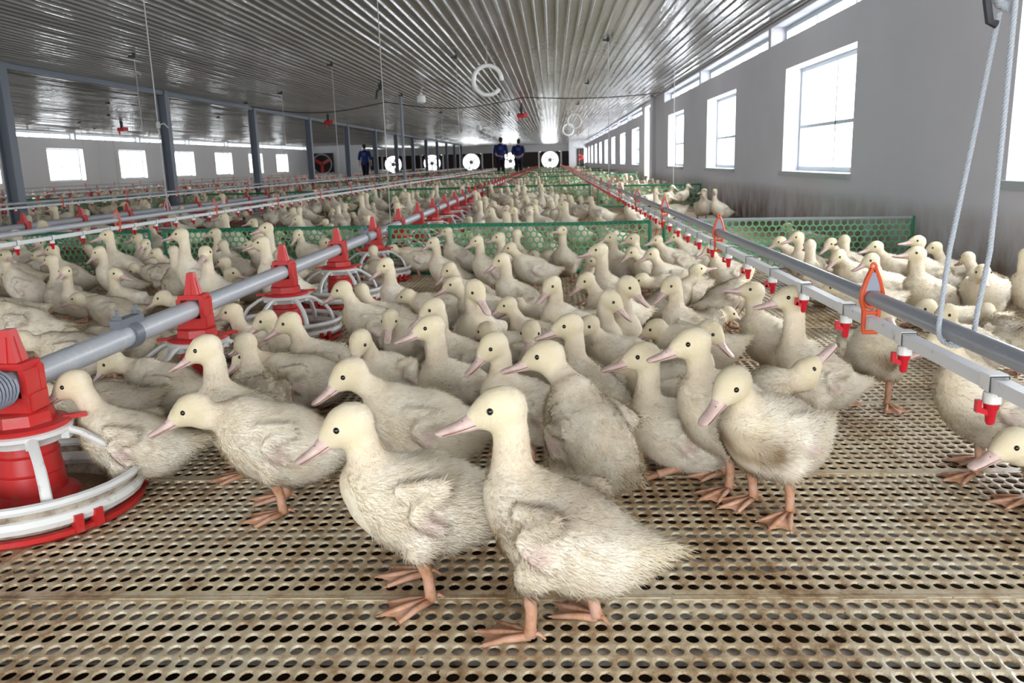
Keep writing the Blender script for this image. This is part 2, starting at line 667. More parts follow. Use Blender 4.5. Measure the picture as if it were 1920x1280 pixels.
def window(n, x, y, z0, z1, w, inward, bars, thick=.04):
    root = link('window_%d' % n, None, None, (x, y, z0), kind='structure')
    m = MB()
    h = z1 - z0
    for a in (0.02, w - .02):
        m.box((0, a, h / 2), (.05, .04, h))
    for a in (.02, h - .02):
        m.box((0, w / 2, a), (.05, w - .08, .04))
    m.build('window_frame', M['frame'], root, smooth=False)
    b = MB()
    for kind, q in bars:
        if kind == 'v':
            b.box((0, q * w, h / 2), (thick, .026, h - .08))
        else:
            b.box((0, w / 2, q * h), (thick, w - .08, .03))
    b.build('mullion', M['frame'], root, smooth=False)
    return root


wn = 1
for y in RIGHT_WIN:
    window(wn, XR + .17, y, WS, WT, WW, -1, [('v', .46), ('h', .43)])
    wn += 1
for y in LEFT_WIN:
    window(wn, XL - .17, y, WS, WT, WW, 1, [('v', .5), ('h', .45)])
    wn += 1
for y in RIGHT_CL:
    window(wn, XR + .17, y, CL0, CL1, 3.9, -1, [('v', .26), ('v', .5), ('v', .75)])
    wn += 1
for y in LEFT_CL:
    window(wn, XL - .17, y, CL0, CL1, 3.9, 1, [('v', .26), ('v', .5), ('v', .75)])
    wn += 1
# grey sill stones under the right-hand windows
mb = MB()
for y in RIGHT_WIN:
    mb.box((XR - .012, y + WW / 2, WS - .022), (.045, WW + .04, .045))
struct(mb.build('trim_2', M['grey_rim'], smooth=False))
# pillar and doorway in the right wall
struct(MB().box((XR - .02, 18.35, ZC / 2), (.10, .40, ZC)).build('trim_3', M['wall'], smooth=False))
dr = struct(link('door_1', None, None, (XR + .15, 19.5, 0)))
m = MB()
for a in (-.73, .73):
    m.box((0, a, .93), (.06, .05, 1.84))
m.box((0, 0, 1.83), (.06, 1.4, .05))
m.box((0, .1, .93), (.05, .04, 1.78))
m.build('door_frame', M['frame'], dr, smooth=False)
daylight(XR + .26, 19.5, .94, 1.5, 1.84, (-1, 0, 0))
# far right annexe: white return wall with a dark hatch
struct(MB().box((XR - .55, 55, ZC / 2), (1.1, .2, ZC)).build('wall_annexe', M['wall_far'], smooth=False))
t = thing('wall_fan', 'dark wall fan with red blades on the white return wall at far right', 'fan', (XR - .34, 54.86, .9))
m = MB().box((0, 0, 0), (.42, .08, 1.1))
m.build('housing', M['louvre'], t)
m = MB()
for k in range(3):
    m.box((.12 * math.cos(k * 2.1), -.05, .16 * math.sin(k * 2.1)), (.10, .015, .22), 0, Matrix.Rotation(k * 2.1, 3, 'Y'))
m.build('blade', M['red'], t)
# far left: a return wall with a big red-bladed fan
struct(MB().box((XL + 1.55, 49.6, ZC / 2), (3.1, .2, ZC)).build('wall_return', M['wall_far'], smooth=False))
t = thing('wall_fan', 'big dark square wall fan with red blades beyond the left windows', 'fan', (XL + .75, 49.4, .92))
m = MB().box((0, 0, 0), (1.3, .16, 1.25))
m.build('housing', M['louvre'], t)
MB().ring((0, -.09, 0), .56, .04, 'y').build('shroud', M['grey_rim'], t)
for k in range(3):
    MB().box((.27 * math.cos(k * 2.1 + .5), -.10, .27 * math.sin(k * 2.1 + .5)), (.46, .02, .17), 0, Matrix.Rotation(-k * 2.1 - .5, 3, 'Y')).build('blade', M['red'], t)
# exhaust fans in the far end wall
for k, x in enumerate(FAN_X):
    nm = ['rightmost', 'second from the right', 'third from the right', 'fourth from the right', 'leftmost'][k]
    t = thing('exhaust_fan', 'bright round exhaust fan in the far end wall, ' + nm, 'fan', (x, YE - .02, FAN_Z), 'exhaust fans in the end wall')
    MB().ring((0, 0, 0), FAN_R, .035, 'y').build('shroud', M['fan_white'], t)
    m = MB().ball((0, 0, 0), (.17, .08, .17))
    m.build('hub', M['grey_rim'], t)
    for q in range(5):
        a = q * 2 * math.pi / 5 + .3 * k
        MB().box((.3 * math.cos(a), .02, .3 * math.sin(a)), (.46, .015, .10), 0, Matrix.Rotation(-a, 3, 'Y')).build('blade', M['fan_white'], t)

# steel posts with the tie beam above them
pp = ['nearest of the row, at the left edge', 'second of the row behind the tall cord', 'third of the row']
pm = MB()
pm.box((0, 0, ZC / 2), (.14, .012, ZC))
for s in (-1, 1):
    pm.box((s * .065, 0, ZC / 2), (.012, .13, ZC))
pm.box((0, 0, .008), (.24, .24, .016))
pmesh2 = pm.mesh('steel_post', [M['post']], False)
for k in range(13):
    y = 9.35 + 4 * k
    lab = ('blue grey steel post, ' + pp[k]) if k < 3 else 'blue grey steel post far along the left row'
    link('steel_post', pmesh2, None, (-6.15, y, 0), label=lab, category='post', group='steel posts' if k < 3 else 'far steel posts')
struct(MB().box((-6.15, 29, ZC - .04), (.10, 58, .07)).build('trim_4', M['post'], smooth=False))


# ------------------------------------------------------------------ feed lines
FEED_X, FEED_Z = -1.12, .285


def feeder_parts(detail=True):
    """pan, base ring, grill with arms, drop tube, clamp body with tower; origin on the floor under the pipe"""
    n = 40 if detail else 16
    P = {}
    RP = .212
    m = MB()
    m.lathe([(.10, .012), (RP - .03, .016), (RP - .012, .030), (RP - .004, .060), (RP, .078), (RP + .006, .083), (RP + .010, .078), (RP + .004, .070), (RP - .001, .055), (RP - .006, .030), (RP - .028, .010), (.10, .006)], n, (0, 0, 0), 0)
    P['pan'] = (m, ['pan_in'])
    m = MB()
    m.ring((0, 0, .080), RP + .004, .0095, 'z', 0, 360, n, 8)
    m.ring((0, 0, .044), RP - .006, .0155, 'z', 0, 360, n, 8)
    P['pan_rim'] = (m, ['white'])
    m = MB()
    m.lathe([(RP - .03, .0), (RP - .004, .002), (RP + .006, .010), (RP + .006, .020), (RP - .004, .022), (RP - .03, .012)], n)
    if detail:
        for k in range(5):
            a = 2 * math.pi * (k + .55) / 5
            for da in (-.09, .09):
                m.box(((RP + .004) * math.cos(a + da), (RP + .004) * math.sin(a + da), .030), (.022, .016, .036), 0, Matrix.Rotation(a + da, 3, 'Z'))
    P['base_ring'] = (m, ['red'])
    m = MB().lathe([(.02, .014), (.17, .017), (.15, .026), (.11, .034), (.02, .04)], n)
    P['feed'] = (m, ['feed'])
    m = MB()
    m.lathe([(.02, .024), (.096, .028), (.088, .042), (.068, .052), (.064, .092), (.0665, .095), (.0635, .098), (.060, .132), (.0625, .135), (.0595, .138), (.057, .178), (.02, .178)], n)
    P['drop_tube'] = (m, ['red'])
    m = MB()
    m.lathe([(.060, .158), (.074, .158), (.080, .170), (.092, .176), (.094, .184), (.088, .188), (.060, .188)], n)
    for k in range(6):
        a = 2 * math.pi * (k + .18) / 6
        ca, sa = math.cos(a), math.sin(a)
        pr = [(.080, .180), (.112, .168), (.145, .146), (.160, .134), (.174, .112), (.186, .078), (.190, .058)]
        m.tube([(r * ca, r * sa, z) for r, z in pr], [.0105, .0105, .010, .0105, .0105, .011, .011], 8, 0, True, (0, 0, 1), .75)
        m.box((.084 * ca, .084 * sa, .172), (.016, .024, .026), 0, Matrix.Rotation(a, 3, 'Z'))
    P['grill'] = (m, ['white'])
    m = MB()
    m.lathe([(.040, .188), (.088, .188), (.092, .192), (.088, .198), (.060, .200), (.040, .200)], n)
    for a in (.5, .5 + math.pi):
        m.box((.098 * math.cos(a), .098 * math.sin(a), .197), (.044, .018, .008), 0, Matrix.Rotation(a, 3, 'Z'))
    m.lathe([(.030, .198), (.064, .198), (.062, .222), (.056, .226), (.030, .226)], 8)
    for s in (-1, 1):
        m.box((s * .036, 0, .270), (.014, .066, .090))
        m.box((s * .034, .020, .290), (.020, .014, .06))
        m.box((s * .044, 0, .246), (.006, .056, .036))
    m.box((0, 0, .240), (.078, .068, .034))
    m.box((0, 0, .322), (.074, .064, .014))
    v = []
    for (hx, hy, z) in ((.021, .022, .326), (.015, .017, .362), (.010, .012, .396)):
        v += [(-hx, -hy, z), (hx, -hy, z), (hx, hy, z), (-hx, hy, z)]
    f = [(0, 3, 2, 1), (8, 9, 10, 11)]
    for b in (0, 4):
        for k in range(4):
            k2 = (k + 1) % 4
            f.append((b + k, b + k2, b + 4 + k2, b + 4 + k))
    m.add(v, f)
    if detail:
        for s in (-1, 1):
            m.box((s * .016, 0, .352), (.005, .006, .060), 0, Matrix.Rotation(-s * .16, 3, 'Y'))
            m.box((0, s * .018, .352), (.007, .006, .060), 0, Matrix.Rotation(s * .15, 3, 'X'))
    P['clamp'] = (m, ['red'])
    return P


FP = {k: m.mesh(k, [M[q] for q in mm]) for k, (m, mm) in feeder_parts(True).items()}
lo = MB()
lo_mats = []
for k, (m, mm) in feeder_parts(False).items():
    lo.add(m.v, m.f, len(lo_mats))
    lo_mats += mm
FARFEED = lo.mesh('poultry_feeder', [M[q] for q in lo_mats])
feeder0 = None


def feeder(x, y, label, group=None, near=True, rot=0.0):
    global feeder0
    if not near:
        o = link('pan_feeder', FARFEED, None, (x, y, 0), label=label, category='feeder')
    elif feeder0 is None:
        o = feeder0 = thing('pan_feeder', label, 'feeder', (x, y, 0))
        for k, me in FP.items():
            link(k, me, o)
    else:
        o = copy_tree(feeder0, (x, y, 0), None, label=label)
    o.rotation_euler = (0, 0, 0)
    if group:
        o['group'] = group
    return o


FY = [1.61 + .88 * k for k in range(72)]
flab = ['nearest red and white pan feeder, cut by the left edge',
        'red and white pan feeder second along the grey pipe',
        'red and white pan feeder third along the grey pipe',
        'fourth pan feeder on the pipe, just short of the green fence',
        'pan feeder directly before the green fence line']
for k, y in enumerate(FY):
    if k < 5:
        feeder(FEED_X, y, flab[k])
    elif k < 16:
        feeder(FEED_X, y, 'red pan feeder on the middle feed pipe beyond the first fence', 'middle line feeders beyond the first fence')
    else:
        feeder(FEED_X, y, 'tiny red pan feeder far down the middle feed pipe', 'far feeders on the middle line', False)
for x, ya, yb_, st in ((-4.5, 5.13, 34, .88), (-7.9, 9, 36, .88), (-11.3, 13, 40, .88)):
    y = ya
    while y < yb_:
        nr = x > -5 and y < 9.5
        feeder(x, y, {-4.5: 'red pan feeder on the feed line left of the drinker pipe', -7.9: 'distant red pan feeder on the line behind the steel posts', -11.3: 'distant red pan feeder on the line nearest the left windows'}[x],
               'left feeders, line %s' % {-4.5: 'one', -7.9: 'two', -11.3: 'three'}[x], nr)
        y += st


def feed_pipe(x, label, y0=-.5, y1=65.0, coup=()):
    t = thing('feed_pipe', label, 'pipe', (x, y0, FEED_Z))
    MB().tube([(0, k * (y1 - y0) / 30, 0) for k in range(31)], .029, 16).build('pipe', M['pipe'], t)
    for yy in coup:
        m = MB()
        m.tube([(0, yy - y0 - .02, 0), (0, yy - y0 + .02, 0)], .036, 20)
        m.box((0, yy - y0 + .0, .038), (.028, .125, .022))
        for s in (-1, 1):
            m.box((0, yy - y0 + s * .05, .052), (.024, .006, .012))
            m.tube([(0, yy - y0 + s * .047, .05), (0, yy - y0 + s * .047, .074)], .005, 6)
        m.build('coupling', M['clamp_grey'], t)
    # the auger spring shows at the near end
    return t


feed_pipe(FEED_X, 'thick grey feed pipe carrying the red feeders through the middle', coup=(2.08, 4.88, 8.0, 11.0))
feed_pipe(-4.5, 'grey feed pipe left of the near drinker line', 3)
feed_pipe(-7.9, 'grey feed pipe behind the steel posts', 6)
feed_pipe(-11.3, 'grey feed pipe closest to the left windows', 8)
# wire spring coil wound on the pipe beside the first feeder
sp = []
for k in range(200):
    a = k * .35
    sp.append((FEED_X + .036 * math.cos(a), 1.50 + .0006 * k - .06, FEED_Z + .036 * math.sin(a)))
MB().tube(sp, .004, 5).build('wire_coil', M['hang_grey'], None, None, label='grey wire coil wound on the feed pipe at the left edge', category='wire coil')

# ------------------------------------------------------------------ drinker lines
DZ_PIPE, DZ_SQ = .421, .375


def nipple_mesh():
    m = MB()
    # saddle on the square pipe, white cup, red valve with its trigger
    m.box((0, 0, .0115), (.026, .026, .005), 0)
    for s in (-1, 1):
        m.box((s * .0118, 0, .001), (.003, .024, .022), 0)
    m.lathe([(.007, -.008), (.008, -.012), (.0118, -.014), (.0130, -.029), (.010, -.031)], 14, (0, 0, 0), 0)
    m.lathe([(.009, -.029), (.011, -.031), (.010, -.038), (.008, -.041), (.0065, -.058), (.0045, -.062)], 12, (0, 0, 0), 1)
    m.box((-.010, 0, -.042), (.020, .009, .008), 1, Matrix.Rotation(.35, 3, 'Y'))
    m.box((-.0185, 0, -.034), (.007, .009, .018), 1)
    m.tube([(-.0125, -.016, -.010), (-.0130, -.016, .012), (.0130, -.016, .012), (.0125, -.016, -.010), (0, -.016, -.016)], .0012, 5, 2)
    return m.mesh('nipple', [M['white'], M['red_bright'], M['wire']])


def hanger_mesh():
    m = MB()
    # triangular hanger: orange strap around both pipes, grey web on one face
    for s in (-1, 1):
        m.tube([(s * .003, 0, .058), (s * .012, 0, .036), (s * .0195, 0, .010), (s * .020, 0, -.006), (s * .014, 0, -.024), (s * .0135, 0, -.068)], [.0040, .0045, .0045, .0045, .0045, .004], 8, 0, True, (0, 1, 0), 1.6)
    m.ring((0, 0, 0), .0185, .004, 'y', 0, 360, 20, 6, 0)
    m.tube([(-.014, 0, -.069), (.014, 0, -.069)], .0042, 8, 0)
    m.tube([(-.013, 0, -.030), (.013, 0, -.030)], .004, 8, 0)
    m.ring((0, 0, .062), .005, .0028, 'y', 0, 360, 12, 6, 0)
    m.add([(-.016, -.004, .014), (.016, -.004, .014), (.003, -.004, .050), (-.003, -.004, .050), (-.016, .004, .014), (.016, .004, .014), (.003, .004, .050), (-.003, .004, .050)],
          [(0, 1, 2, 3), (4, 7, 6, 5), (0, 4, 5, 1), (1, 5, 6, 2), (2, 6, 7, 3), (3, 7, 4, 0)], 1)
    return m.mesh('hanger', [M['orange'], M['hang_grey']])


NIP, HAN = nipple_mesh(), hanger_mesh()


def drinker(x, label, y0, y1, nmax, n0, h0, swap=False, dark=False):
    t = thing('drinker_line', label, 'drinker line', (x, y0, 0))
    n = 40
    sag = lambda y: .006 * math.sin((y - .3) / 1.52 * math.pi * 2) if x < -2 else .0015 * math.sin(y * 2.1)
    m = MB()
    m.tube([(0, k * (y1 - y0) / n, DZ_PIPE + .008 * math.sin(k * .9) * (1 if k > 6 else 0)) for k in range(n + 1)], .0150, 14)
    m.build('support_pipe', M['pipe_dark' if dark else 'pipe'], t)
    m = MB()
    m.box((0, (y1 - y0) / 2, DZ_SQ), (.020, y1 - y0, .020))
    m.build('water_pipe', M['white_pipe'], t, smooth=False)
    y, k, far = n0, 0, MB()
    while y < y1 - .2:
        if k < nmax:
            link('nipple', NIP, t, (0, y - y0, DZ_SQ))
        else:
            far.box((0, y - y0, DZ_SQ - .020), (.024, .022, .018), 0)
            far.box((0, y - y0, DZ_SQ - .043), (.020, .014, .024), 1)
        y += .3
        k += 1
    if far.v:
        far.build('nipples', [M['white'], M['red_bright']], t, None, False, kind='stuff')
    y, k, far = h0, 0, MB()
    while y < y1 - .2:
        if k < 12:
            link('hanger', HAN, t, (0, y - y0, DZ_PIPE))
        else:
            far.box((0, y - y0, DZ_PIPE - .01), (.040, .012, .115))
        y += 1.52
        k += 1
    if far.v:
        far.build('hangers', [M['orange']], t, None, False, kind='stuff')
    return t


drinker(.62, 'right-hand drinker line: grey pipe over white square water pipe with red nipples', .3, 65, 90, 1.165 - .6, 1.63 - 1.52, False, True)
drinker(-2.7, 'drinker line with red nipples left of the feeders, crossing in front of the fence', 1.5, 65, 80, 4.05 - 1.8, 5.05 - 3.04)
drinker(-5.75, 'drinker line just this side of the blue grey posts', 4, 65, 60, 4.2, 5)
drinker(-9.5, 'drinker line beyond the steel posts, behind the left flock', 7, 65, 40, 7.2, 8)
drinker(-12.6, 'furthest drinker line, below the left windows', 9, 65, 30, 9.2, 10)


# ------------------------------------------------------------------ rope and suspension cords
def twisted(pts, r, strands=3, pitch=.0052):
    """a laid rope: strands winding round the centre line"""
    P = np.array(pts, float)
    seg = np.linalg.norm(np.diff(P, axis=0), axis=1)
    s = np.concatenate([[0], np.cumsum(seg)])
    n = int(s[-1] / .0014)
    q = np.linspace(0, s[-1], n)
    X = np.stack([np.interp(q, s, P[:, k]) for k in range(3)], 1)
    T = np.gradient(X, axis=0)
    T /= np.linalg.norm(T, axis=1)[:, None]
    ref = np.array([0, 1.0, 0])
    S = np.cross(T, ref)
    bad = np.linalg.norm(S, axis=1) < .2
    S[bad] = np.cross(T[bad], np.array([1.0, 0, 0]))
    S /= np.linalg.norm(S, axis=1)[:, None]
    Q = np.cross(T, S)
    m = MB()
    for k in range(strands):
        a = 2 * math.pi * (q / (pitch * strands) + k / strands)
        Y = X + r * .5 * (np.cos(a)[:, None] * S + np.sin(a)[:, None] * Q)
        m.tube(Y, r * .60, 6)
    return m


ropep = [(.645, 1.262, .90), (.636, 1.27, .70), (.632, 1.285, .50), (.643, 1.29, .44), (.638, 1.29, .412), (.62, 1.29, .403), (.600, 1.28, .412), (.596, 1.27, .44), (.612, 1.255, .50), (.640, 1.24, .70), (.652, 1.235, .90)]
rp = thing('suspension_rope', 'doubled grey twisted rope looped under the right drinker pipe, knotted on top', 'rope', (0, 0, 0))
fine = []
P_ = np.array(ropep)
tt = np.linspace(0, len(P_) - 1, 120)
P_ = np.stack([np.interp(tt, range(len(P_)), P_[:, k]) for k in range(3)], 1)
for _ in range(3):
    P_[1:-1] = (P_[:-2] + 2 * P_[1:-1] + P_[2:]) / 4
# two legs: front and back of the pipe
legA = [(.597, 1.294, .43), (.598, 1.293, .46), (.603, 1.292, .55), (.618, 1.278, .72), (.630, 1.262, .885)]
legB = [(.643, 1.276, .43), (.643, 1.272, .46), (.648, 1.262, .55), (.645, 1.252, .72), (.642, 1.245, .905)]
loop = [(.597, 1.294, .43)] + [(.62 + .022 * math.cos(a), 1.285 + .009 * -math.cos(a), .421 + .0195 * math.sin(a)) for a in np.linspace(math.pi, 2 * math.pi, 12)] + [(.643, 1.276, .43)]
twisted(list(reversed(legA)) + loop[1:-1] + legB, .0038).build('rope', M['rope'], rp)
k1 = [(.634 + .011 * math.cos(a) * (1 - .1 * a / 6), 1.254 + .009 * math.sin(a), .888 + .0045 * a) for a in np.linspace(0, 12, 40)]
twisted(k1, .0065).build('knot', M['rope'], rp)
twisted([(.640, 1.245, .90), (.642, 1.245, 1.2), (.645, 1.25, 1.6), (.65, 1.26, ZC)], .0038).build('rope', M['rope'], rp)
MB().tube([(.612, 1.25, .935), (.606, 1.25, .90), (.612, 1.25, .872), (.622, 1.25, .868)], .006, 8).build('hook', M['black'], rp)
for s in range(7):
    pass


def cord(x, y, z, label, top=ZC, pulley=True, r=.004, dx=.0, grp=None):
    t = thing('suspension_rope', label, 'rope', (x, y, z), grp)
    h = top - z
    MB().tube([(0, 0, -.01), (dx * .3, 0, h * .3), (dx, 0, h)], r, 6).build('cord', M['cord'], t)
    if pulley:
        m = MB().lathe([(.004, -.05), (.018, -.04), (.018, -.012), (.006, 0)], 10, (dx, 0, h))
        m.box((dx - .03, 0, h - .03), (.06, .02, .02))
        m.build('pulley', M['black'], t)
    if z > .4:
        m = MB().tube([(-.03, 0, 0), (0, 0, .10), (.03, 0, 0)], .003, 5)
        m.build('yoke', M['cord'], t)
    return t


cord(-2.7, 5.75, DZ_PIPE + .02, 'long pale cord holding the left drinker line, knotted halfway down', r=.0042)
m = MB().ball((-2.7, 5.75, 1.02), (.018, .018, .028), 8)
m.tube([(-2.70, 5.75, 1.02), (-2.66, 5.75, 1.03), (-2.63, 5.75, 1.0)], .005, 5)
o = m.build('cord_knot', M['cord'])
o.parent = [q for q in C.objects if q.name.startswith('suspension_rope')][-1]
o.location = (2.7, -5.75, -DZ_PIPE - .02)
cord(-2.7, 10.6, DZ_PIPE + .02, 'pale cord with a ceiling pulley, second along the left drinker line')
cord(-1.12, 5.7, FEED_Z + .03, 'thin wire from the ceiling to the feed pipe at the first fence', r=.0028)
cord(-1.12, 10.3, FEED_Z + .03, 'thin wire with pulley over the feed pipe beyond the fence', r=.0028)
cord(.62, 9.3, DZ_PIPE + .02, 'thin cord with pulley over the right drinker line, near the white rings')
cord(.62, 14.3, DZ_PIPE + .02, 'pale cord with pulley over the right drinker line, second pulley')
cord(.62, 19.4, DZ_PIPE + .02, 'pale cord with pulley over the right drinker line, third pulley', grp=None)
cord(1.75, 12.3, .30, 'pale cord hanging beside the right wall from the ceiling', pulley=False)
for k, (x, y) in enumerate(((-4.5, 9.2), (-4.5, 14.2), (-5.75, 16), (-7.9, 15), (-7.9, 20), (-9.5, 18), (-2.7, 15.5), (-2.7, 21), (-1.12, 16), (-1.12, 23), (-11.3, 20), (-12.6, 23))):
    cord(x, y, (FEED_Z + .03) if x in (-4.5, -7.9, -1.12, -11.3) else DZ_PIPE + .02, 'faint suspension cord hanging far down the house', grp='far suspension cords')


# ------------------------------------------------------------------ green plastic fences across the house
def fence(x0, y0, x1, y1, h, label, cell=.040, wire=.0085, rim='green_dark', post=True):
    t = thing('mesh_fence', label, 'fence', (x0, y0, 0))
    ang = math.atan2(y1 - y0, x1 - x0)
    ln = math.hypot(x1 - x0, y1 - y0)
    t.rotation_euler = (0, 0, ang)
    v, f = [], []
    # hexagon lattice: centres on a staggered grid, three edges per cell
    a = cell / math.sqrt(3)
    rows = int(h / (1.5 * a)) + 1
    cols = int(ln / cell) + 1

    def bar(p, q):
        d = (q[0] - p[0], q[1] - p[1])
        l_ = math.hypot(*d) or 1
        nx_, nz_ = -d[1] / l_ * wire / 2, d[0] / l_ * wire / 2
        b = len(v)
        for (px, pz) in ((p[0] + nx_, p[1] + nz_), (p[0] - nx_, p[1] - nz_), (q[0] - nx_, q[1] - nz_), (q[0] + nx_, q[1] + nz_)):
            v.append((px, -wire * .35, pz))
        for (px, pz) in ((p[0] + nx_, p[1] + nz_), (p[0] - nx_, p[1] - nz_), (q[0] - nx_, q[1] - nz_), (q[0] + nx_, q[1] + nz_)):
            v.append((px, wire * .35, pz))
        f.extend([(b, b + 1, b + 2, b + 3), (b + 4, b + 7, b + 6, b + 5), (b, b + 3, b + 7, b + 4), (b + 1, b + 5, b + 6, b + 2)])
    for r in range(rows):
        for c in range(cols):
            cx_, cz_ = (c + .5 * (r % 2)) * cell, .008 + r * 1.5 * a
            pts = [(cx_ + a * math.cos(math.radians(30 + 60 * k)), cz_ + a * math.sin(math.radians(30 + 60 * k))) for k in range(6)]
            for k in (0, 1, 5):
                p, q = pts[k], pts[(k + 1) % 6]
                if max(p[1], q[1]) < h + .01 and min(p[1], q[1]) > -.0 and max(p[0], q[0]) < ln + .01:
                    bar(p, q)
    MB().add(v, f).build('netting', M['green'], t, smooth=False)
    m = MB()
    nn = max(2, int(ln / .3))
    m.tube([(ln * k / nn, 0, h + .003 * math.sin(k * 1.3)) for k in range(nn + 1)], .010 if cell < .05 else .014, 8)
    m.tube([(ln * k / nn, 0, .010) for k in range(nn + 1)], .010, 6)
    if rim == 'green_dark' and cell < .05:
        for k in range(int(ln / .03)):
            m.box((k * .03, 0, h - .004), (.012, .024, .020), 0, Matrix.Rotation(.6 * (-1) ** k, 3, 'Y'))
    m.build('rim', M[rim], t)
    if post:
        np_ = max(1, int(ln / 1.1))
        for k in range(np_ + 1):
            MB().tube([(ln * k / np_, 0, 0), (ln * k / np_, 0, h + .006)], .011, 8).build('post', M['green_dark'], t)
    return t


fence(-1.06, 5.35, .60, 5.20, .315, 'green mesh fence panel across the middle pen, between feed pipe and drinker line')
fence(.70, 5.30, 2.16, 5.12, .31, 'green mesh fence panel with grey top rail against the right wall', rim='grey_rim')
fence(-2.62, 5.48, -1.20, 5.42, .315, 'green mesh fence panel just left of the feed pipe')
fence(-6.0, 5.62, -2.74, 5.52, .315, 'green mesh fence panel behind the left drinker line')
fence(-2.6, 13.2, .58, 13.0, .33, 'second green mesh fence across the middle, beyond the first pen', .08, .016)
fence(.68, 12.6, 2.16, 12.4, .31, 'second green mesh fence at the right wall, near the pillar', .08, .016)
fence(-6.0, 13.4, -2.75, 13.2, .33, 'second green fence left of the drinker line', .08, .016)
fence(-14.2, 13.6, -6.3, 13.4, .33, 'long green fence beyond the steel posts', .1, .02)
for k, y in enumerate((20.5, 28.5, 37, 46, 55)):
    fence(-5.9, y, 2.1, y, .34, ['third green fence across the house', 'fourth green fence across the house', 'fifth green fence, far down the house', 'sixth green fence, far down the house', 'furthest green fence before the fans'][k], .11, .030, 'green_dark', False)
# grass-green netting laid over the floor of the second pen
m = MB()
v, f = [], []
for i in range(60):
    for j in range(14):
        cx_, cy_ = -2.5 + i * .078, 5.75 + j * .085
        for ax in (0, 1):
            v0 = len(v)
            l_, w_ = .078, .012
            if ax == 0:
                q = [(cx_, cy_ - w_), (cx_ + l_, cy_ - w_), (cx_ + l_, cy_ + w_), (cx_, cy_ + w_)]
            else:
                q = [(cx_ - w_, cy_), (cx_ + w_, cy_), (cx_ + w_, cy_ + .085), (cx_ - w_, cy_ + .085)]
            zz = .018 + .004 * math.sin(i * 1.7 + j * 2.3)
            v += [(a, b, zz) for a, b in q]
            f.append((v0, v0 + 1, v0 + 2, v0 + 3))
m.add(v, f).build('floor_net', M['green'], None, None, False, label='green netting spread on the floor behind the first fence', category='netting')

# ------------------------------------------------------------------ things under the ceiling


def white_ring(x, y, z, r, tube, a0, a1, label, yaw=0.0):
    t = thing('hanging_ring', label, 'ring', (x, y, z))
    t.rotation_euler = (0, 0, yaw)
    MB().ring((0, 0, 0), r, tube, 'y', a0, a1, 48, 10).build('ring', M['lamp_white'], t)
    MB().tube([(0, 0, r), (0, 0, ZC - z)], .003, 5).build('cord', M['cord'], t)
    return t


white_ring(-.70, 9.6, 1.60, .157, .023, -2, 324, 'large open white ring hanging under the ceiling')
white_ring(.48, 17.9, 1.50, .145, .020, 0, 360, 'right, upper one of two small white rings further back', .25)
white_ring(.42, 21.5, 1.46, .135, .020, 0, 360, 'lower one of two small white rings further back', .2)


def bulb(x, y, drop, label, s=1.0):
    t = thing('ceiling_lamp', label, 'lamp', (x, y, ZC))
    MB().tube([(.05 * s, 0, 0), (0, 0, -.06), (0, 0, -drop)], .006, 6).build('cord', M['lamp_white'], t)
    MB().lathe([(.01, .02), (.022, .015), (.026, -.02), (.02, -.02)], 14, (0, 0, -drop)).build('lamp_holder', M['lamp_white'], t)
    MB().lathe([(.03, .0), (.068 * s, -.015), (.075 * s, -.06), (.072 * s, -.115), (.05 * s, -.13), (.01, -.135)], 20, (0, 0, -drop - .015)).build('lamp_shade', M['lamp_white'], t)
    return t


bulb(-2.15, 14.2, .12, 'white bell-shaped lamp hanging from the ceiling left of the large ring', .95)
bulb(-2.2, 26, .14, 'small white lamp hanging further back above the two workers', 1.0)


def winch(x, y, label, s=1.0):
    t = thing('winch_motor', label, 'motor', (x, y, ZC))
    MB().box((0, 0, -.10), (.05, .05, .20)).build('bracket', M['black'], t)
    m = MB().tube([(-.18 * s, 0, -.2), (.10 * s, 0, -.2)], .085 * s, 14)
    m.box((.18 * s, 0, -.19), (.16 * s, .14 * s, .17 * s))
    m.box((-.12 * s, 0, -.26), (.03, .03, .14))
    m.build('motor_housing', M['red'], t)
    return t


winch(-.70, 20.2, 'red motor hanging from the ceiling above the two workers', .55)
winch(-5.35, 20.3, 'red motor under the ceiling between the left posts', .5)
winch(-10.6, 20.6, 'red motor under the ceiling near the left windows', .55)
# dark cable sagging across the house
pts = []
for k in range(40):
    x = -5.9 + 8.0 * k / 39
    pts.append((x, 16.6, ZC - .05 - .16 * abs(math.sin(k * .24)) * (1 if k < 27 else .35)))
MB().tube(pts, .011, 6).build('electric_cable', M['wire'], None, None, label='dark electric cable sagging in swags beneath the ceiling', category='cable')
pts = [(-2.62, 13.2, ZC), (-2.60, 13.2, 1.88), (-2.68, 13.2, 1.84), (-2.70, 13.2, 1.72)]
m = MB().tube(pts, .018, 8)
m.box((-2.63, 13.2, 1.90), (.05, .05, .08))
m.build('ceiling_hook', M['black'], None, None, label='black hook dangling from the ceiling left of the bell lamp', category='hook')
# thin steel standpipe in the middle distance
MB().tube([(-2.75, 15.6, 0), (-2.75, 15.6, ZC)], .022, 10).build('standpipe', M['post'], None, None, label='thin grey standpipe rising to the ceiling in the middle distance', category='pipe')


# ------------------------------------------------------------------ ducklings
POSE = {  # stand, body pitch, neck length, neck lean from vertical, head pitch
    'ST': (1, 26, .135, 2, -4), 'SU': (1, 23, .112, 5, -8), 'SM': (1, 12, .078, 14, -16), 'SL': (1, 0, .085, 55, -20),
    'SD': (1, -8, .115, 120, -62), 'NU': (0, 12, .115, 2, -6), 'NM': (0, 6, .080, 12, -10), 'NL': (0, 0, .062, 40, -14),
    'K': (1, 15, .112, 30, 48), 'NK': (0, 10, .115, 32, 45), 'W': (1, 12, .095, 10, -14)}


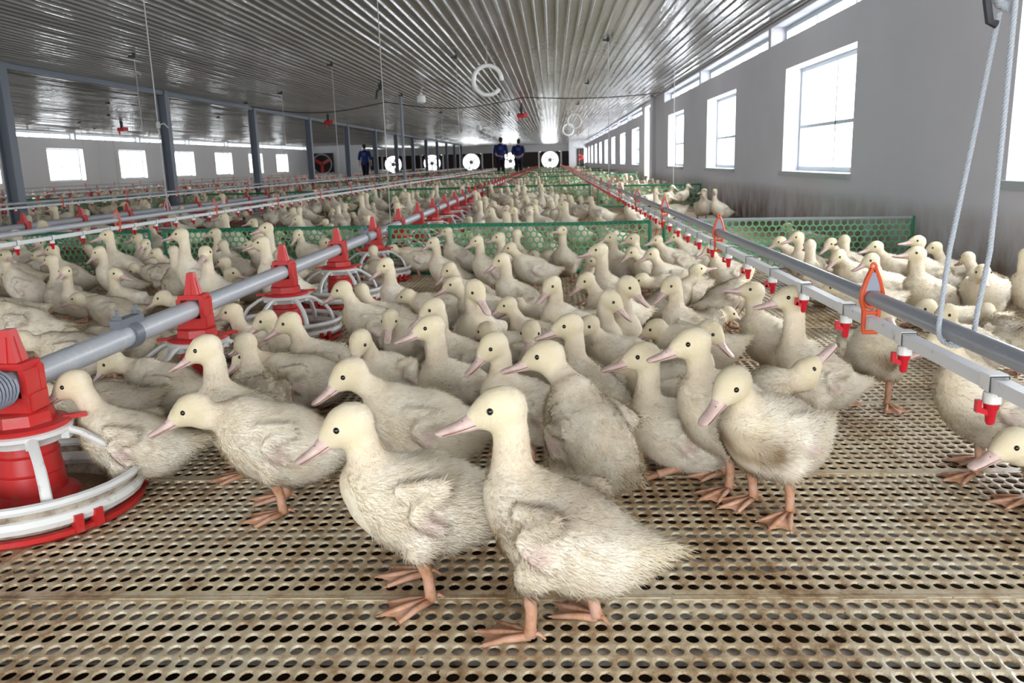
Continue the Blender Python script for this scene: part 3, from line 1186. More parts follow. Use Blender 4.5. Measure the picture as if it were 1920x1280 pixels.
def nrm(a):
    a = np.array(a, float)
    return a / (np.linalg.norm(a) + 1e-12)


def smooth_path(cp, n):
    cp = np.array(cp, float)
    t = np.linspace(0, len(cp) - 1, n)
    i = np.clip(t.astype(int), 0, len(cp) - 2)
    u = (t - i)[:, None]
    p0, p1, p2, p3 = cp[np.maximum(i - 1, 0)], cp[i], cp[i + 1], cp[np.minimum(i + 2, len(cp) - 1)]
    return .5 * (2 * p1 + (p2 - p0) * u + (2 * p0 - 5 * p1 + 4 * p2 - p3) * u ** 2 + (3 * p1 - p0 - 3 * p2 + p3) * u ** 3)


def loft(P, W, H, S, n=16):
    """closed shell through rings: centres P, half widths W along S, half heights H"""
    P, S = np.array(P, float), np.array(S, float)
    T = np.gradient(P, axis=0)
    T /= np.linalg.norm(T, axis=1)[:, None]
    S = S - T * np.sum(S * T, 1)[:, None]
    S /= np.linalg.norm(S, axis=1)[:, None]
    U = np.cross(T, S)
    a = np.linspace(0, 2 * math.pi, n, endpoint=False)
    v = (P[:, None] + W[:, None, None] * np.cos(a)[None, :, None] * S[:, None] + H[:, None, None] * np.sin(a)[None, :, None] * U[:, None]).reshape(-1, 3)
    f = []
    k = len(P)
    for i in range(k - 1):
        for j in range(n):
            j2 = (j + 1) % n
            f.append((i * n + j, i * n + j2, (i + 1) * n + j2, (i + 1) * n + j))
    f.append(tuple(reversed(range(n))))
    f.append(tuple((k - 1) * n + j for j in range(n)))
    return v, f


class Duck:
    def __init__(self, pose, headyaw=0.0, hp=None, walk=0.0, rng=None, **kw):
        st, bp, nl, lean, hpitch = POSE[pose]
        self.st = st
        bp = kw.get('bp', bp)
        nl = kw.get('nl', nl)
        lean = kw.get('lean', lean)
        hpitch = hpitch if hp is None else hp
        rng = rng or random.Random(1)
        self.rng = rng
        fat = kw.get('fat', rng.uniform(.95, 1.06))
        z0 = kw.get('z0', .147) if st else .074
        self.z0 = z0
        ca, sa = math.cos(math.radians(bp)), math.sin(math.radians(bp))
        piv = np.array([-.01, 0, z0])

        def B(x, y, z):             # body point, given for a level standing bird
            q = np.array([x, y, z - .165]) - np.array([-.01, 0, 0])
            q = np.array([q[0] * ca - q[2] * sa, q[1], q[0] * sa + q[2] * ca])
            if not st:
                q[2] = q[2] if q[2] > -.062 else -.062 + (q[2] + .062) * .3
            return q + piv
        self.B = B
        ctrl = [(-.172, .212, .005, .005), (-.148, .200, .021, .015), (-.116, .183, .044, .037), (-.078, .168, .066, .064), (-.03, .164, .077, .078),
                (.020, .170, .075, .079), (.058, .186, .065, .068), (.086, .204, .051, .054), (.108, .216, .034, .038), (.120, .222, .014, .018)]
        cs = smooth_path(ctrl, 34)
        P = np.array([B(x, 0, z) for x, z, _, _ in cs])
        self.shells = []
        wv = np.maximum(cs[:, 2] * fat * (1.0 if st else 1.08), .004)
        hv = np.maximum(cs[:, 3] * fat * (1.0 if st else .92), .004)
        self.shells.append(loft(P, wv, hv, np.tile([0, 1.0, 0], (34, 1)), 20))
        # head frame
        base_ = B(.080, 0, .210)
        hz = kw.get('hz')
        if hz is not None:
            need = hz - base_[2] - .012
            nl = kw.get('nl', .078)
            c0 = math.cos(math.radians(lean))
            if need > nl * c0:
                nl = need / c0
            else:
                lean = math.degrees(math.acos(max(-.75, min(1, need / nl))))
        ny_ = math.radians(kw.get('neckyaw', headyaw * .35))
        le = math.radians(lean)
        nd = np.array([math.sin(le) * math.cos(ny_), math.sin(le) * math.sin(ny_), math.cos(le)])
        H = base_ + nd * nl + np.array([.012 * math.cos(ny_), .012 * math.sin(ny_), .012])
        if not st:
            H[2] = max(H[2], .06)
        y_, p_ = math.radians(headyaw), math.radians(hpitch)
        F = np.array([math.cos(p_) * math.cos(y_), math.cos(p_) * math.sin(y_), math.sin(p_)])
        S = np.array([-math.sin(y_), math.cos(y_), 0])
        U = np.cross(F, S)
        self.H, self.F, self.S, self.U = H, F, S, U
        # neck
        d0 = nrm([.45, 0, .9]) if lean < 90 else nrm([.9, 0, .1])
        d1 = nrm(.86 * U + .30 * F)
        Pn0, Pn3 = base_ - d0 * .02, H - U * .004 - F * .006
        Pn1, Pn2 = base_ + d0 * nl * .40, Pn3 - d1 * nl * .45
        t = np.linspace(0, 1, 16)[:, None]
        NP = (1 - t) ** 3 * Pn0 + 3 * (1 - t) ** 2 * t * Pn1 + 3 * (1 - t) * t ** 2 * Pn2 + t ** 3 * Pn3
        t1 = t[:, 0]
        rad = np.interp(t1, [0, .18, .42, .7, 1], [.046, .0375, .0275, .0250, .0265])
        Sn = np.array([0, 1.0, 0]) * (1 - t) + S * t
        Sn = np.where(np.abs(Sn).sum(1, keepdims=True) < .1, np.array([[0, 1.0, 0]]), Sn)
        self.NP = NP
        self.shells.append(loft(NP, rad, rad * 1.05, Sn, 14))
        # head: skull, cheeks and the snout that carries the bill
        q = np.array([-.041, -.038, -.028, -.011, .008, .023, .035, .043, .047])
        w_ = np.array([.006, .017, .0258, .0315, .0305, .0238, .0175, .0125, .008])
        h_ = np.array([.006, .017, .0275, .0345, .0335, .0255, .0185, .0130, .008])
        dz = np.array([.001, .001, .002, .003, .002, -.001, -.004, -.0065, -.008])
        self.shells.append(loft(H + q[:, None] * F + dz[:, None] * U, w_, h_, np.tile(S, (9, 1)), 16))
        # wings: short bent stubs
        self.wing = []
        for s in (-1, 1):
            o = rng.uniform(0, .008)
            sh, el, wr, tp = B(.045, s * .058, .205), B(-.030, s * .074, .222 - o), B(.020, s * .081, .182), B(-.028, s * (.083 + o * .4), .156 - o)
            WP = smooth_path([sh, el, wr, tp], 14)
            self.shells.append(loft(WP, np.interp(np.linspace(0, 1, 14), [0, .33, .66, 1], [.016, .0145, .0125, .0085]), np.interp(np.linspace(0, 1, 14), [0, .33, .66, 1], [.014, .0115, .0105, .008]), np.tile([.05, .2, 1.0], (14, 1)), 10))
            self.wing.append((wr + tp) / 2)
        # thighs
        self.legs = []
        for s in (-1, 1):
            if st:
                hip = B(-.005, s * .044, .145)
                k = walk * s * .040
                knee = np.array([.012 + k * .5, s * .047, min(.078, z0 - .064)])
                self.shells.append(loft(smooth_path([hip, (hip * .45 + knee * .55) + [0.006, s * .004, 0], knee], 8), np.array([.034, .036, .035, .032, .027, .022, .0165, .0125]), np.array([.036, .037, .035, .031, .026, .021, .0155, .0115]), np.tile([0, 1.0, 0], (8, 1)), 10))
                foot = np.array([-.004 + k, s * .044, .011])
                self.legs.append((s, knee + [0, 0, .012], foot))
            else:
                foot = np.array([.050 + rng.uniform(-.01, .02), s * .060, .010])
                self.legs.append((s, foot + [-.055, -s * .012, .014], foot))

    # ---- geometry that carries other materials
    def leg_geo(self):
        mb = MB()
        for s, kn, ft in self.legs:
            mid = (kn + ft) / 2 + np.array([-.004, 0, 0]) * (1 if self.st else 0)
            mb.tube([kn, kn * .6 + mid * .4, mid, ft * .7 + mid * .3, ft], [.0112, .0104, .0088, .0088, .0105], 8)
            out = math.radians(s * 12)
            tips = []
            for k, (da, ln) in enumerate(((-28, .068), (0, .080), (28, .068))):
                a = out + math.radians(da)
                tip = np.array([ft[0] + ln * math.cos(a), ft[1] + ln * math.sin(a), .0035])
                md = np.array([ft[0] + ln * .5 * math.cos(a), ft[1] + ln * .5 * math.sin(a), .0085])
                mb.tube([ft + [0, 0, -.001], md, tip], [.0072, .0056, .0032], 6)
                c_ = tip + np.array([.007 * math.cos(a), .007 * math.sin(a), -.001])
                mb.tube([tip, c_], [.0022, .0008], 5)
                tips.append(tip)
            a0 = np.array([ft[0] + .008, ft[1], .009])
            v, f = [], []
            for p, q in ((0, 1), (1, 2)):
                m_ = (tips[p] + tips[q]) / 2 * .86 + a0 * .14
                b = len(v)
                top = [a0, tips[p], m_, tips[q]]
                v += [t_ + np.array([0, 0, .0012]) for t_ in top] + [t_ - np.array([0, 0, .0012]) for t_ in top]
                f += [(b, b + 1, b + 2), (b, b + 2, b + 3), (b + 4, b + 6, b + 5), (b + 4, b + 7, b + 6), (b + 1, b + 5, b + 6, b + 2), (b + 2, b + 6, b + 7, b + 3)]
            mb.add(v, f)
            mb.tube([ft, ft + [-.012, -s * .004, .004], ft + [-.022, -s * .006, -.004]], [.005, .0035, .0018], 6)
        return mb

    def bill_mesh(self):
        H, F, S, U = self.H, self.F, self.S, self.U
        q = np.array([.032, .041, .052, .064, .076, .086, .092, .0945])
        w_ = np.array([.0158, .0146, .0132, .0132, .0140, .0130, .0092, .004])
        h_ = np.array([.0158, .0128, .0094, .0068, .0055, .0045, .0033, .0016])
        dz = np.array([-.0045, -.0065, -.0095, -.0118, -.0135, -.0150, -.0160, -.0166])
        mb = MB()
        v, f = loft(H + q[:, None] * F + dz[:, None] * U, w_, h_, np.tile(S, (8, 1)), 12)
        mb.add(v, f, 0)
        dl = dz - np.array([.0085, .0078, .0066, .0056, .0050, .0044, .0036, .0028])
        v, f = loft(H + (q - .003)[:, None] * F + dl[:, None] * U, w_ * .86, np.maximum(h_ * .46, .0014), np.tile(S, (8, 1)), 10)
        mb.add(v, f, 0)
        dm = (dz + dl) / 2 - .0008
        v, f = loft(H + (q[:6] - .001)[:, None] * F + dm[:6, None] * U, w_[:6] * .965, np.maximum(h_[:6] * .30, .0012), np.tile(S, (6, 1)), 8)
        mb.add(v, f, 1)
        for s in (-1, 1):
            mb.ball(H + .053 * F + s * .0072 * S - .0032 * U, (.0024, .0018, .0016), 6, 1)
        return mb.mesh('bill', [M['bill'], M['mouth']])

    def eye_mesh(self, s):
        c = self.H + .0120 * self.F + s * .0252 * self.S + .0095 * self.U
        return MB().ball(c, .0054, 12).mesh('eye', [M['eye']])

    def raw(self):
        v, f = [], []
        for a, b in self.shells:
            o = len(v)
            v += [tuple(q) for q in a]
            f += [tuple(i + o for i in q) for q in b]
        me = bpy.data.meshes.new('raw')
        me.from_pydata(v, [], f)
        me.update()
        return me


def remesh_all(jobs):
    """jobs: list of (Duck, voxel); returns [(verts, faces)] with every shell fused into one skin"""
    obs = []
    for d, vox in jobs:
        o = bpy.data.objects.new('raw', d.raw())
        C.objects.link(o)
        r = o.modifiers.new('r', 'REMESH')
        r.mode = 'VOXEL'
        r.voxel_size = vox
        s = o.modifiers.new('s', 'SMOOTH')
        s.factor = .5
        s.iterations = 5 if vox < .008 else 3
        obs.append(o)
    dg = bpy.context.evaluated_depsgraph_get()
    dg.update()
    out = []
    for o in obs:
        e = o.evaluated_get(dg)
        me = e.to_mesh()
        v = np.empty(len(me.vertices) * 3, np.float64)
        me.vertices.foreach_get('co', v)
        nv = np.empty(len(me.vertices) * 3, np.float64)
        me.vertices.foreach_get('normal', nv)
        fc = [tuple(p.vertices) for p in me.polygons]
        out.append((v.reshape(-1, 3), nv.reshape(-1, 3), fc))
        e.to_mesh_clear()
    for o in obs:
        me = o.data
        bpy.data.objects.remove(o)
        bpy.data.meshes.remove(me)
    return out


def seg_dist(V, P):
    """distance of points to a polyline, and the parameter along it"""
    best = np.full(len(V), 9.0)
    par = np.zeros(len(V))
    for i in range(len(P) - 1):
        a, b = P[i], P[i + 1]
        ab = b - a
        t = np.clip(((V - a) @ ab) / (ab @ ab + 1e-12), 0, 1)
        d = np.linalg.norm(V - a - t[:, None] * ab, axis=1)
        m = d < best
        best[m] = d[m]
        par[m] = (i + t[m]) / (len(P) - 1)
    return best, par


def body_mesh(d, skin, strands, dirt=.5, width=.0011, lod_bill=False):
    V, NV, FC = skin
    rg = np.random.default_rng(d.rng.randrange(10 ** 6))
    dn, pn = seg_dist(V, d.NP)
    dh = np.linalg.norm(V - d.H - d.F * .004, axis=1)
    head = np.clip((.056 - dh) / .022, 0, 1)
    neck = np.clip((.046 - dn) / .012, 0, 1) * np.clip((pn - .15) / .25, 0, 1)
    xb = V[:, 0]
    breast = np.clip((xb - .045) / .05, 0, 1) * .35
    tail = np.clip((-.125 - xb) / .02, 0, 1) * .5
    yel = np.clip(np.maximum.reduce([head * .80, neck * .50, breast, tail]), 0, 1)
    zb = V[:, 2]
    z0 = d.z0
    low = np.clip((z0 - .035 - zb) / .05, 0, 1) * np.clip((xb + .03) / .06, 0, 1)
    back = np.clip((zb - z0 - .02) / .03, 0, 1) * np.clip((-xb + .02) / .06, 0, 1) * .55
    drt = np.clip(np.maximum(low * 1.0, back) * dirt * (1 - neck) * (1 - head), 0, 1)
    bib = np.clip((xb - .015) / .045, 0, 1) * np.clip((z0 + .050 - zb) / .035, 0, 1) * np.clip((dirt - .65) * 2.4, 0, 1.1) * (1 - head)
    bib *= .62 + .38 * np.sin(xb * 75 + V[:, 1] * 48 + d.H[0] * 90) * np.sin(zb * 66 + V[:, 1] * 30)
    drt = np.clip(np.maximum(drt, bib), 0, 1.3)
    tipb = np.clip((-.135 - xb) / .02, 0, 1) * .5
    drt = np.maximum(drt, tipb * min(1, dirt + .3))
    wd = np.minimum(*[np.linalg.norm(V - w, axis=1) for w in d.wing])
    pink = np.clip((.026 - wd) / .016, 0, 1) * .75
    pink = np.maximum(pink, neck * .22 * (1 - head))
    col = np.stack([yel, drt, pink, np.ones_like(yel)], 1)
    # fluffy strands: slim blades lying back along the skin
    FT = np.array([q[:3] for q in FC])
    A = np.linalg.norm(np.cross(V[FT[:, 1]] - V[FT[:, 0]], V[FT[:, 2]] - V[FT[:, 0]]), axis=1)
    nf = len(FC)
    sv, sc, sn = np.zeros((0, 3)), np.zeros((0, 4)), np.zeros((0, 3))
    if strands:
        pick = rg.choice(nf, strands, p=A / A.sum())
        u = rg.random((strands, 2))
        fl = u.sum(1) > 1
        u[fl] = 1 - u[fl]
        i0, i1, i2 = FT[pick].T
        w0 = 1 - u.sum(1)
        comb = lambda Q: Q[i0] * w0[:, None] + Q[i1] * u[:, :1] + Q[i2] * u[:, 1:]
        Pp, Nn, Cc = comb(V), comb(NV), comb(col)
        Nn /= np.linalg.norm(Nn, axis=1)[:, None] + 1e-9
        hd, nk = comb(head[:, None])[:, 0], comb(neck[:, None])[:, 0]
        flow = np.tile([-1.0, 0, -.18], (strands, 1))
        nflow = -np.gradient(d.NP, axis=0).mean(0)
        flow = flow * (1 - nk)[:, None] + nk[:, None] * nrm(nflow)
        flow = flow * (1 - hd)[:, None] + hd[:, None] * (-d.F - .5 * d.U)
        flow += rg.normal(0, .32, (strands, 3))
        flow -= Nn * np.sum(flow * Nn, 1)[:, None]
        flow /= np.linalg.norm(flow, axis=1)[:, None] + 1e-9
        ln = (.017 * (1 - nk) * (1 - hd) + .0075 * nk * (1 - hd) + .0045 * hd) * rg.uniform(.6, 1.25, strands)
        ln *= 1 + .5 * np.clip((-.10 - Pp[:, 0]) / .04, 0, 1)
        lift = rg.uniform(.22, .62, strands) * (1 - .45 * hd)
        tipd = flow + Nn * lift[:, None]
        tipd /= np.linalg.norm(tipd, axis=1)[:, None]
        sd = np.cross(Nn, flow)
        Cc = Cc.copy()
        Cc[:, 1] = np.clip(Cc[:, 1] + (rg.random(strands) < .16) * rg.uniform(.0, .55, strands) * (1 - hd), 0, 1)
        Cc[:, 0] = np.clip(Cc[:, 0] + rg.normal(0, .16, strands), 0, 1)
        wdt = width * (1 - .45 * hd) * rg.uniform(.7, 1.3, strands)
        ok = np.ones(strands, bool)
        for s in (-1, 1):
            ce = d.H + .012 * d.F + s * .0252 * d.S + .0095 * d.U
            ok &= np.linalg.norm(Pp - ce, axis=1) > .0085
        ok &= ~(((Pp - d.H) @ d.F) > .036)
        Pp, Nn, tipd, sd, wdt, ln, Cc = Pp[ok], Nn[ok], tipd[ok], sd[ok], wdt[ok], ln[ok], Cc[ok]
        root = Pp - Nn * .0015
        a = root + sd * wdt[:, None]
        b = root - sd * wdt[:, None]
        c = Pp + tipd * ln[:, None]
        sv = np.stack([b, a, c], 1).reshape(-1, 3)
        # keep every blade's face outward
        gn = np.cross(a - b, c - b)
        flip = np.sum(gn * Nn, 1) < 0
        sv = sv.reshape(-1, 3, 3)
        sv[flip] = sv[flip][:, [1, 0, 2]]
        sv = sv.reshape(-1, 3)
        nn = Nn * .9 + tipd * .12 + rg.normal(0, .10, Nn.shape)
        nn /= np.linalg.norm(nn, axis=1)[:, None]
        sn = np.repeat(nn, 3, 0)
        sc = np.repeat(Cc, 3, 0)
    ns = len(sv) // 3
    lg = d.leg_geo()
    allv = np.concatenate([V, sv, np.array(lg.v)])
    o1, o2 = len(V), len(V) + len(sv)
    faces = list(FC) + [(o1 + 3 * k, o1 + 3 * k + 1, o1 + 3 * k + 2) for k in range(ns)] + [tuple(i + o2 for i in q) for q in lg.f]
    mi = np.zeros(len(faces), np.int32)
    mi[nf + ns:] = 1
    mats = [M['down'], M['leg']]
    if lod_bill:
        pass
    me = bpy.data.meshes.new('duckling')
    me.from_pydata(allv.tolist(), [], faces)
    for q in mats:
        me.materials.append(q)
    me.polygons.foreach_set('material_index', mi)
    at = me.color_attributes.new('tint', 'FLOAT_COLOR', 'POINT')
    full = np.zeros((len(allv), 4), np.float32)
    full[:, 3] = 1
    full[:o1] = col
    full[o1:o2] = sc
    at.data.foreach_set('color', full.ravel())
    me.shade_smooth()
    me.update()
    if ns:
        nvt = np.empty(len(allv) * 3, np.float32)
        me.vertices.foreach_get('normal', nvt)
        nvt = nvt.reshape(-1, 3)
        nvt[o1:o2] = sn
        me.normals_split_custom_set_from_vertices(nvt.tolist())
    return me


def at_z(px, py, z):
    d = CM @ np.array([px - 960, 640 - py, FPX])
    t = (z - CAM_H) / d[2]
    return d * t + np.array([0, 0, CAM_H])

# each bird: head pixel read off the photograph (turned into a place on the floor below), heading, pose,
# where the head looks, size, label.  headings: 0 right, 90 away, 180 left, 270 towards the camera
NEAR = [
 # the front rank
 (360, 772, 192, 'SM', 200, 1.02, 'duckling standing just right of the nearest feeder pan, bill pointing down left', dict(dirt=.35, hz=.228, z0=.14)),
 (652, 802, 193, 'SM', 192, 1.06, 'duckling in the very front row with dangling wing, nearest left of the centre', dict(dirt=.15, hz=.298, nl=.06, hp=-22, bp=6)),
 (936, 772, 152, 'SU', 186, 1.05, 'nearest duckling of all, front centre, striding left with its tail pointing right', dict(dirt=1.0, walk=.8, hz=.338, z0=.152, bp=9)),
 (1372, 726, 216, 'SM', 214, 1.03, 'duckling with brown-stained breast standing in front on the right, bill down', dict(dirt=1.1, hz=.278, nl=.06, hp=-28)),
 (1296, 648, 200, 'SU', 186, 1.02, 'tall duckling with parted bill directly behind the brown-breasted front bird', dict(dirt=.5, walk=.5, hz=.318)),
 (1512, 700, 8, 'K', 20, 1.0, 'duckling stretching its bill up to a dripping red nipple', dict(hp=50, hz=.208, z0=.122)),
 (655, 705, 190, 'SM', 200, 1.05, 'large duckling with a lowered lilac bill behind the front-row bird', dict(dirt=.2, hz=.262, hp=-24, z0=.125)),
 (1022, 672, 118, 'SU', 176, 1.05, 'tall white-necked duckling turning its back, rising above the nearest bird', dict(dirt=.6)),
 (1204, 672, 178, 'NU', 182, 1.02, 'duckling sitting on the floor with S-curved neck, dark pink bill level', dict(dirt=.25, hz=.262)),
 (1896, 838, 190, 'NM', 196, 1.0, 'duckling sitting alone, cut by the right edge of the floor', dict(dirt=.2)),
 (924, 652, 205, 'SU', 205, 1.0, 'duckling with long lilac bill angled down, left of the tall turned bird', dict(hp=-30)),
 (805, 618, 214, 'SU', 196, 1.03, 'upright duckling with bill pointing left and pink wing tip, left of centre', dict(dirt=.5)),
 (688, 640, 250, 'SM', 250, .98, 'front-facing duckling with pale bill straight down behind the large lilac-billed bird', dict(hp=-40)),
 (732, 600, 262, 'SM', 262, .92, 'small duckling facing the camera with lowered bill, ochre crown', dict(hp=-45)),
 (1056, 628, 140, 'SU', 185, 1.02, 'yellow-headed duckling whose bill hides behind the tall turned bird', dict(dirt=.3)),
 (1010, 625, 240, 'SM', 262, .96, 'pale-headed duckling peeping over the tall turned bird', dict(hp=-30)),
 (1104, 615, 205, 'SM', 215, .95, 'duckling head with short lilac bill right of the yellow-headed bird', dict()),
 (1480, 562, 196, 'SU', 186, 1.05, 'big duckling with raised head and level bill left of the drinker line', dict(dirt=.2, hp=-2, hz=.338)),
 (1410, 548, 200, 'SU', 176, 1.0, 'duckling lifting a lilac bill beside the big one at the drinker', dict(hp=14)),
 (1288, 605, 330, 'SM', 330, .98, 'dusky-headed duckling with bill drooping right, low in the middle right', dict(hp=-34, dirt=.8)),
 (1300, 505, 20, 'K', 14, .95, 'duckling with outstretched neck reaching right for a nipple', dict(hp=14, lean=45)),
 (1398, 506, 25, 'K', 40, .95, 'duckling with slanting neck and bill hidden among the drinking birds', dict(hp=40, lean=40)),
 (1660, 590, 262, 'ST', 262, 1.02, 'brown-bellied duckling walking towards us beneath the orange hanger', dict(dirt=1.3, walk=.8, hz=.29)),
 (1770, 640, 184, 'SU', 196, 1.03, 'greyish duckling standing under the white water pipe, head behind the pipes', dict(dirt=.7, walk=.9)),
 # around the feeders on the left
 (145, 722, 186, 'SM', 196, 1.02, 'duckling with bright pink bill tucked behind the nearest feeder', dict(hp=-20, dirt=.3)),
 (186, 690, 180, 'SM', 200, .98, 'duckling with arched yellow neck behind the pink-billed bird', dict(hp=-35, dirt=.8, hz=.205)),
 (395, 650, 186, 'SU', 190, 1.05, 'long-necked duckling with a grey bill in front of the second feeder', dict(dirt=.5, hp=-18)),
 (446, 655, 118, 'SM', 140, 1.0, 'duckling showing the back of its head beside the second feeder', dict(dirt=.6)),
 (490, 650, 176, 'SL', 196, 1.02, 'duckling with head held low and eye showing, right of the second feeder', dict(hp=-30)),
 (484, 612, 192, 'SM', 200, .98, 'duckling with orange-pink bill to the left of its open-winged neighbour', dict(hp=-25)),
 (528, 612, 186, 'SM', 196, 1.02, 'duckling with raised wing stub and pink bill right of the second feeder', dict(dirt=.25, hp=-20)),
 (434, 588, 200, 'SM', 190, .98, 'duckling with rounded head between second and third feeders', dict(hp=-8)),
 (318, 690, 262, 'SD', 270, .9, 'dusky duckling dipping its bill into the second feeder pan', dict()),
 (145, 562, 188, 'NM', 192, 1.0, 'yellow-headed duckling sitting behind the grey pipe coupling', dict(dirt=.1)),
 (216, 515, 250, 'NU', 350, 1.02, 'duckling looking right with a lilac bill, left of the second feeder', dict(dirt=.7)),
 (98, 470, 200, 'SU', 186, 1.02, 'tall grey-white duckling with brown collar under the white water pipe', dict(dirt=.5)),
 (10, 480, 190, 'SU', 330, 1.05, 'duckling cut by the left edge with bill pointing right', dict(dirt=.5)),
 (-40, 560, 185, 'SM', 190, 1.1, 'big duckling rump entering from the left edge', dict(dirt=.6)),
 (-95, 535, 165, 'SM', 180, 1.1, 'mottled duckling body behind the rump at the left edge', dict(dirt=.8)),
 (196, 472, 200, 'SU', 200, 1.0, 'duckling with dark bill drooping beside the pale-billed one', dict(hp=-30, dirt=.6)),
 (164, 466, 205, 'K', 170, .92, 'pale-billed duckling reaching up to the left nipple', dict(hp=22, lean=10)),
 (257, 447, 188, 'SU', 188, 1.0, 'duckling with long bill before the netting, right of the drinking ones', dict()),
 (282, 478, 175, 'SM', 190, .98, 'duckling with dusky bill low before the fence', dict(dirt=.7)),
 (252, 505, 176, 'SD', 200, 1.0, 'duckling with head hanging down, orange crown, left of the second feeder', dict(nl=.07, lean=90)),
 (326, 472, 120, 'SU', 110, 1.0, 'duckling facing away with ochre nape near the fence', dict(dirt=.6)),
 (403, 438, 215, 'ST', 186, 1.02, 'very upright duckling standing before the fence left of the pipe', dict(dirt=.5)),
 (466, 462, 186, 'SM', 190, 1.0, 'duckling with open bill beside the very upright one', dict(hp=6)),
 (70, 480, 190, 'SM', 180, .98, 'duckling in the shade near the left fence post', dict(dirt=.6)),
 (305, 560, 178, 'SL', 196, 1.02, 'stout duckling with wing stub hanging, between pipe and fence', dict(dirt=.5)),
 (40, 640, 190, 'SL', 190, 1.0, 'duckling half hidden under the near end of the feed pipe', dict()),
 (92, 722, 200, 'SL', 220, .95, 'dusky duckling head between pipe and nearest feeder', dict(dirt=.5)),
 (130, 632, 185, 'SL', 190, .95, 'duckling with only its crown over the grey pipe', dict(hz=.17)),
 (236, 632, 160, 'NM', 170, .98, 'duckling crouched behind the pipe, left of the second feeder arm', dict(hz=.115)),
 # the middle crowd between feeders and drinkers
 (830, 572, 200, 'SU', 200, 1.0, 'duckling with lilac bill and slim neck behind the upright left-of-centre bird', dict(hp=-24)),
 (848, 534, 200, 'SM', 195, 1.0, 'duckling with black-lipped pink bill facing left in the middle', dict()),
 (842, 507, 196, 'SM', 200, .98, 'duckling with dusty bill pointing down, behind the black-lipped bird', dict(hp=-35)),
 (722, 499, 186, 'SU', 215, 1.02, 'white duckling with pale lowered bill right of the fourth feeder', dict(dirt=.1, hp=-25)),
 (641, 545, 184, 'SM', 190, 1.03, 'duckling with pink bill reaching left between third and fourth feeders', dict(hp=-22)),
 (680, 545, 196, 'SM', 150, .95, 'duckling peeking from behind its neighbour right of the third feeder', dict()),
 (812, 456, 190, 'SU', 194, .98, 'duckling with long dark bill near the fence left panel post', dict(hp=-20)),
 (838, 436, 186, 'SU', 186, .98, 'duckling at the fence, dark-billed, third from the pipe', dict()),
 (876, 442, 188, 'SM', 190, .98, 'duckling with ochre bill close to the fence middle', dict()),
 (896, 452, 195, 'SU', 200, 1.0, 'duckling with thick neck before the fence, bill aslant', dict(hp=-16)),
 (935, 448, 182, 'SU', 184, 1.0, 'duckling at the fence with level pale bill', dict(dirt=.2)),
 (970, 440, 100, 'SU', 60, .98, 'duckling turned away with an orange nape at the fence', dict(dirt=.6)),
 (954, 466, 190, 'SM', 192, 1.0, 'duckling with lilac-grey bill under the turned-away one', dict(hp=-18)),
 (940, 490, 196, 'SU', 192, 1.02, 'duckling with sharp grey bill pointing down left in the centre back', dict(hp=-22)),
 (1053, 434, 262, 'ST', 230, .98, 'upright front-facing duckling standing alone at the fence', dict(dirt=.9, hp=10)),
 (932, 556, 262, 'SU', 315, 1.05, 'duckling leaning forward with pink bill pointing down right', dict(hp=-38)),
 (964, 562, 170, 'SM', 190, .92, 'small head just behind the leaning duckling', dict()),
 (976, 592, 188, 'SL', 186, .95, 'low ochre head with bill to the left between two white bodies', dict()),
 (1030, 538, 240, 'SU', 218, .98, 'pale duckling with broad pink bill looking down left', dict(hp=-30)),
 (1077, 542, 196, 'SM', 200, 1.0, 'duckling with tilted pink bill right of the broad-billed bird', dict(hp=-26)),
 (1108, 562, 300, 'SU', 340, .98, 'duckling with salmon bill turned to the right', dict(hp=-32)),
 (1124, 472, 200, 'ST', 180, 1.08, 'very tall white-necked duckling right of centre', dict(dirt=.2)),
 (1110, 490, 250, 'SM', 320, .92, 'small duckling with red-brown bill left of the tall white-necked bird', dict(hp=-20)),
 (1127, 420, 200, 'ST', 180, .98, 'duckling stretching its head above the fence rim', dict()),
 (1147, 448, 200, 'SU', 196, .98, 'duckling with plump neck before the fence right part', dict(dirt=.4)),
 (1184, 448, 186, 'SU', 184, .98, 'duckling with level grey bill before the fence right part', dict()),
 (1184, 474, 200, 'SM', 205, .95, 'duckling with pale lilac bill, below the level-billed one', dict(hp=-24)),
 (1231, 452, 186, 'SM', 190, .96, 'duckling with pinkish bill beside the fence end', dict(hp=-8)),
 (1222, 478, 186, 'SM', 192, .98, 'duckling with bill pointing left below the fence end', dict(hp=-14)),
 (1266, 446, 190, 'SM', 186, .96, 'duckling with flat grey bill under the drinker line end', dict()),
 (1177, 540, 290, 'SU', 330, 1.03, 'plump duckling with soiled belly and bill turned right', dict(dirt=1.0, hp=-30)),
 (1258, 536, 150, 'SU', 205, .98, 'duckling with curved neck looking back left, right of the plump one', dict(hp=-30)),
 (1225, 620, 178, 'SL', 170, 1.0, 'rounded white body with hidden head behind the sitting bird', dict(nl=.04)),
 (735, 468, 188, 'SL', 190, 1.0, 'duckling stretched out low right of the fifth feeder', dict()),
 (700, 470, 110, 'SM', 100, .95, 'small back-turned head beside the fifth feeder', dict()),
 (1000, 480, 180, 'NL', 180, 1.0, 'duckling resting with hidden head below the fence', dict(dirt=.4)),
 (1330, 470, 200, 'SM', 200, .95, 'duckling in the row under the far nipples, first', dict()),
 (1210, 530, 190, 'SL', 185, 1.0, 'dull white duckling crouched behind the plump one', dict()),
 (1160, 700, 186, 'SL', 170, 1.0, 'white rump wedged between the sitting and the tall turned bird', dict(nl=.04, dirt=.4)),
 (760, 560, 180, 'SL', 175, 1.0, 'grey-winged duckling lying across behind the ochre-crowned one', dict(nl=.05, dirt=.4)),
 (915, 610, 186, 'SL', 150, 1.0, 'white body right behind the leaning duckling', dict(nl=.04)),
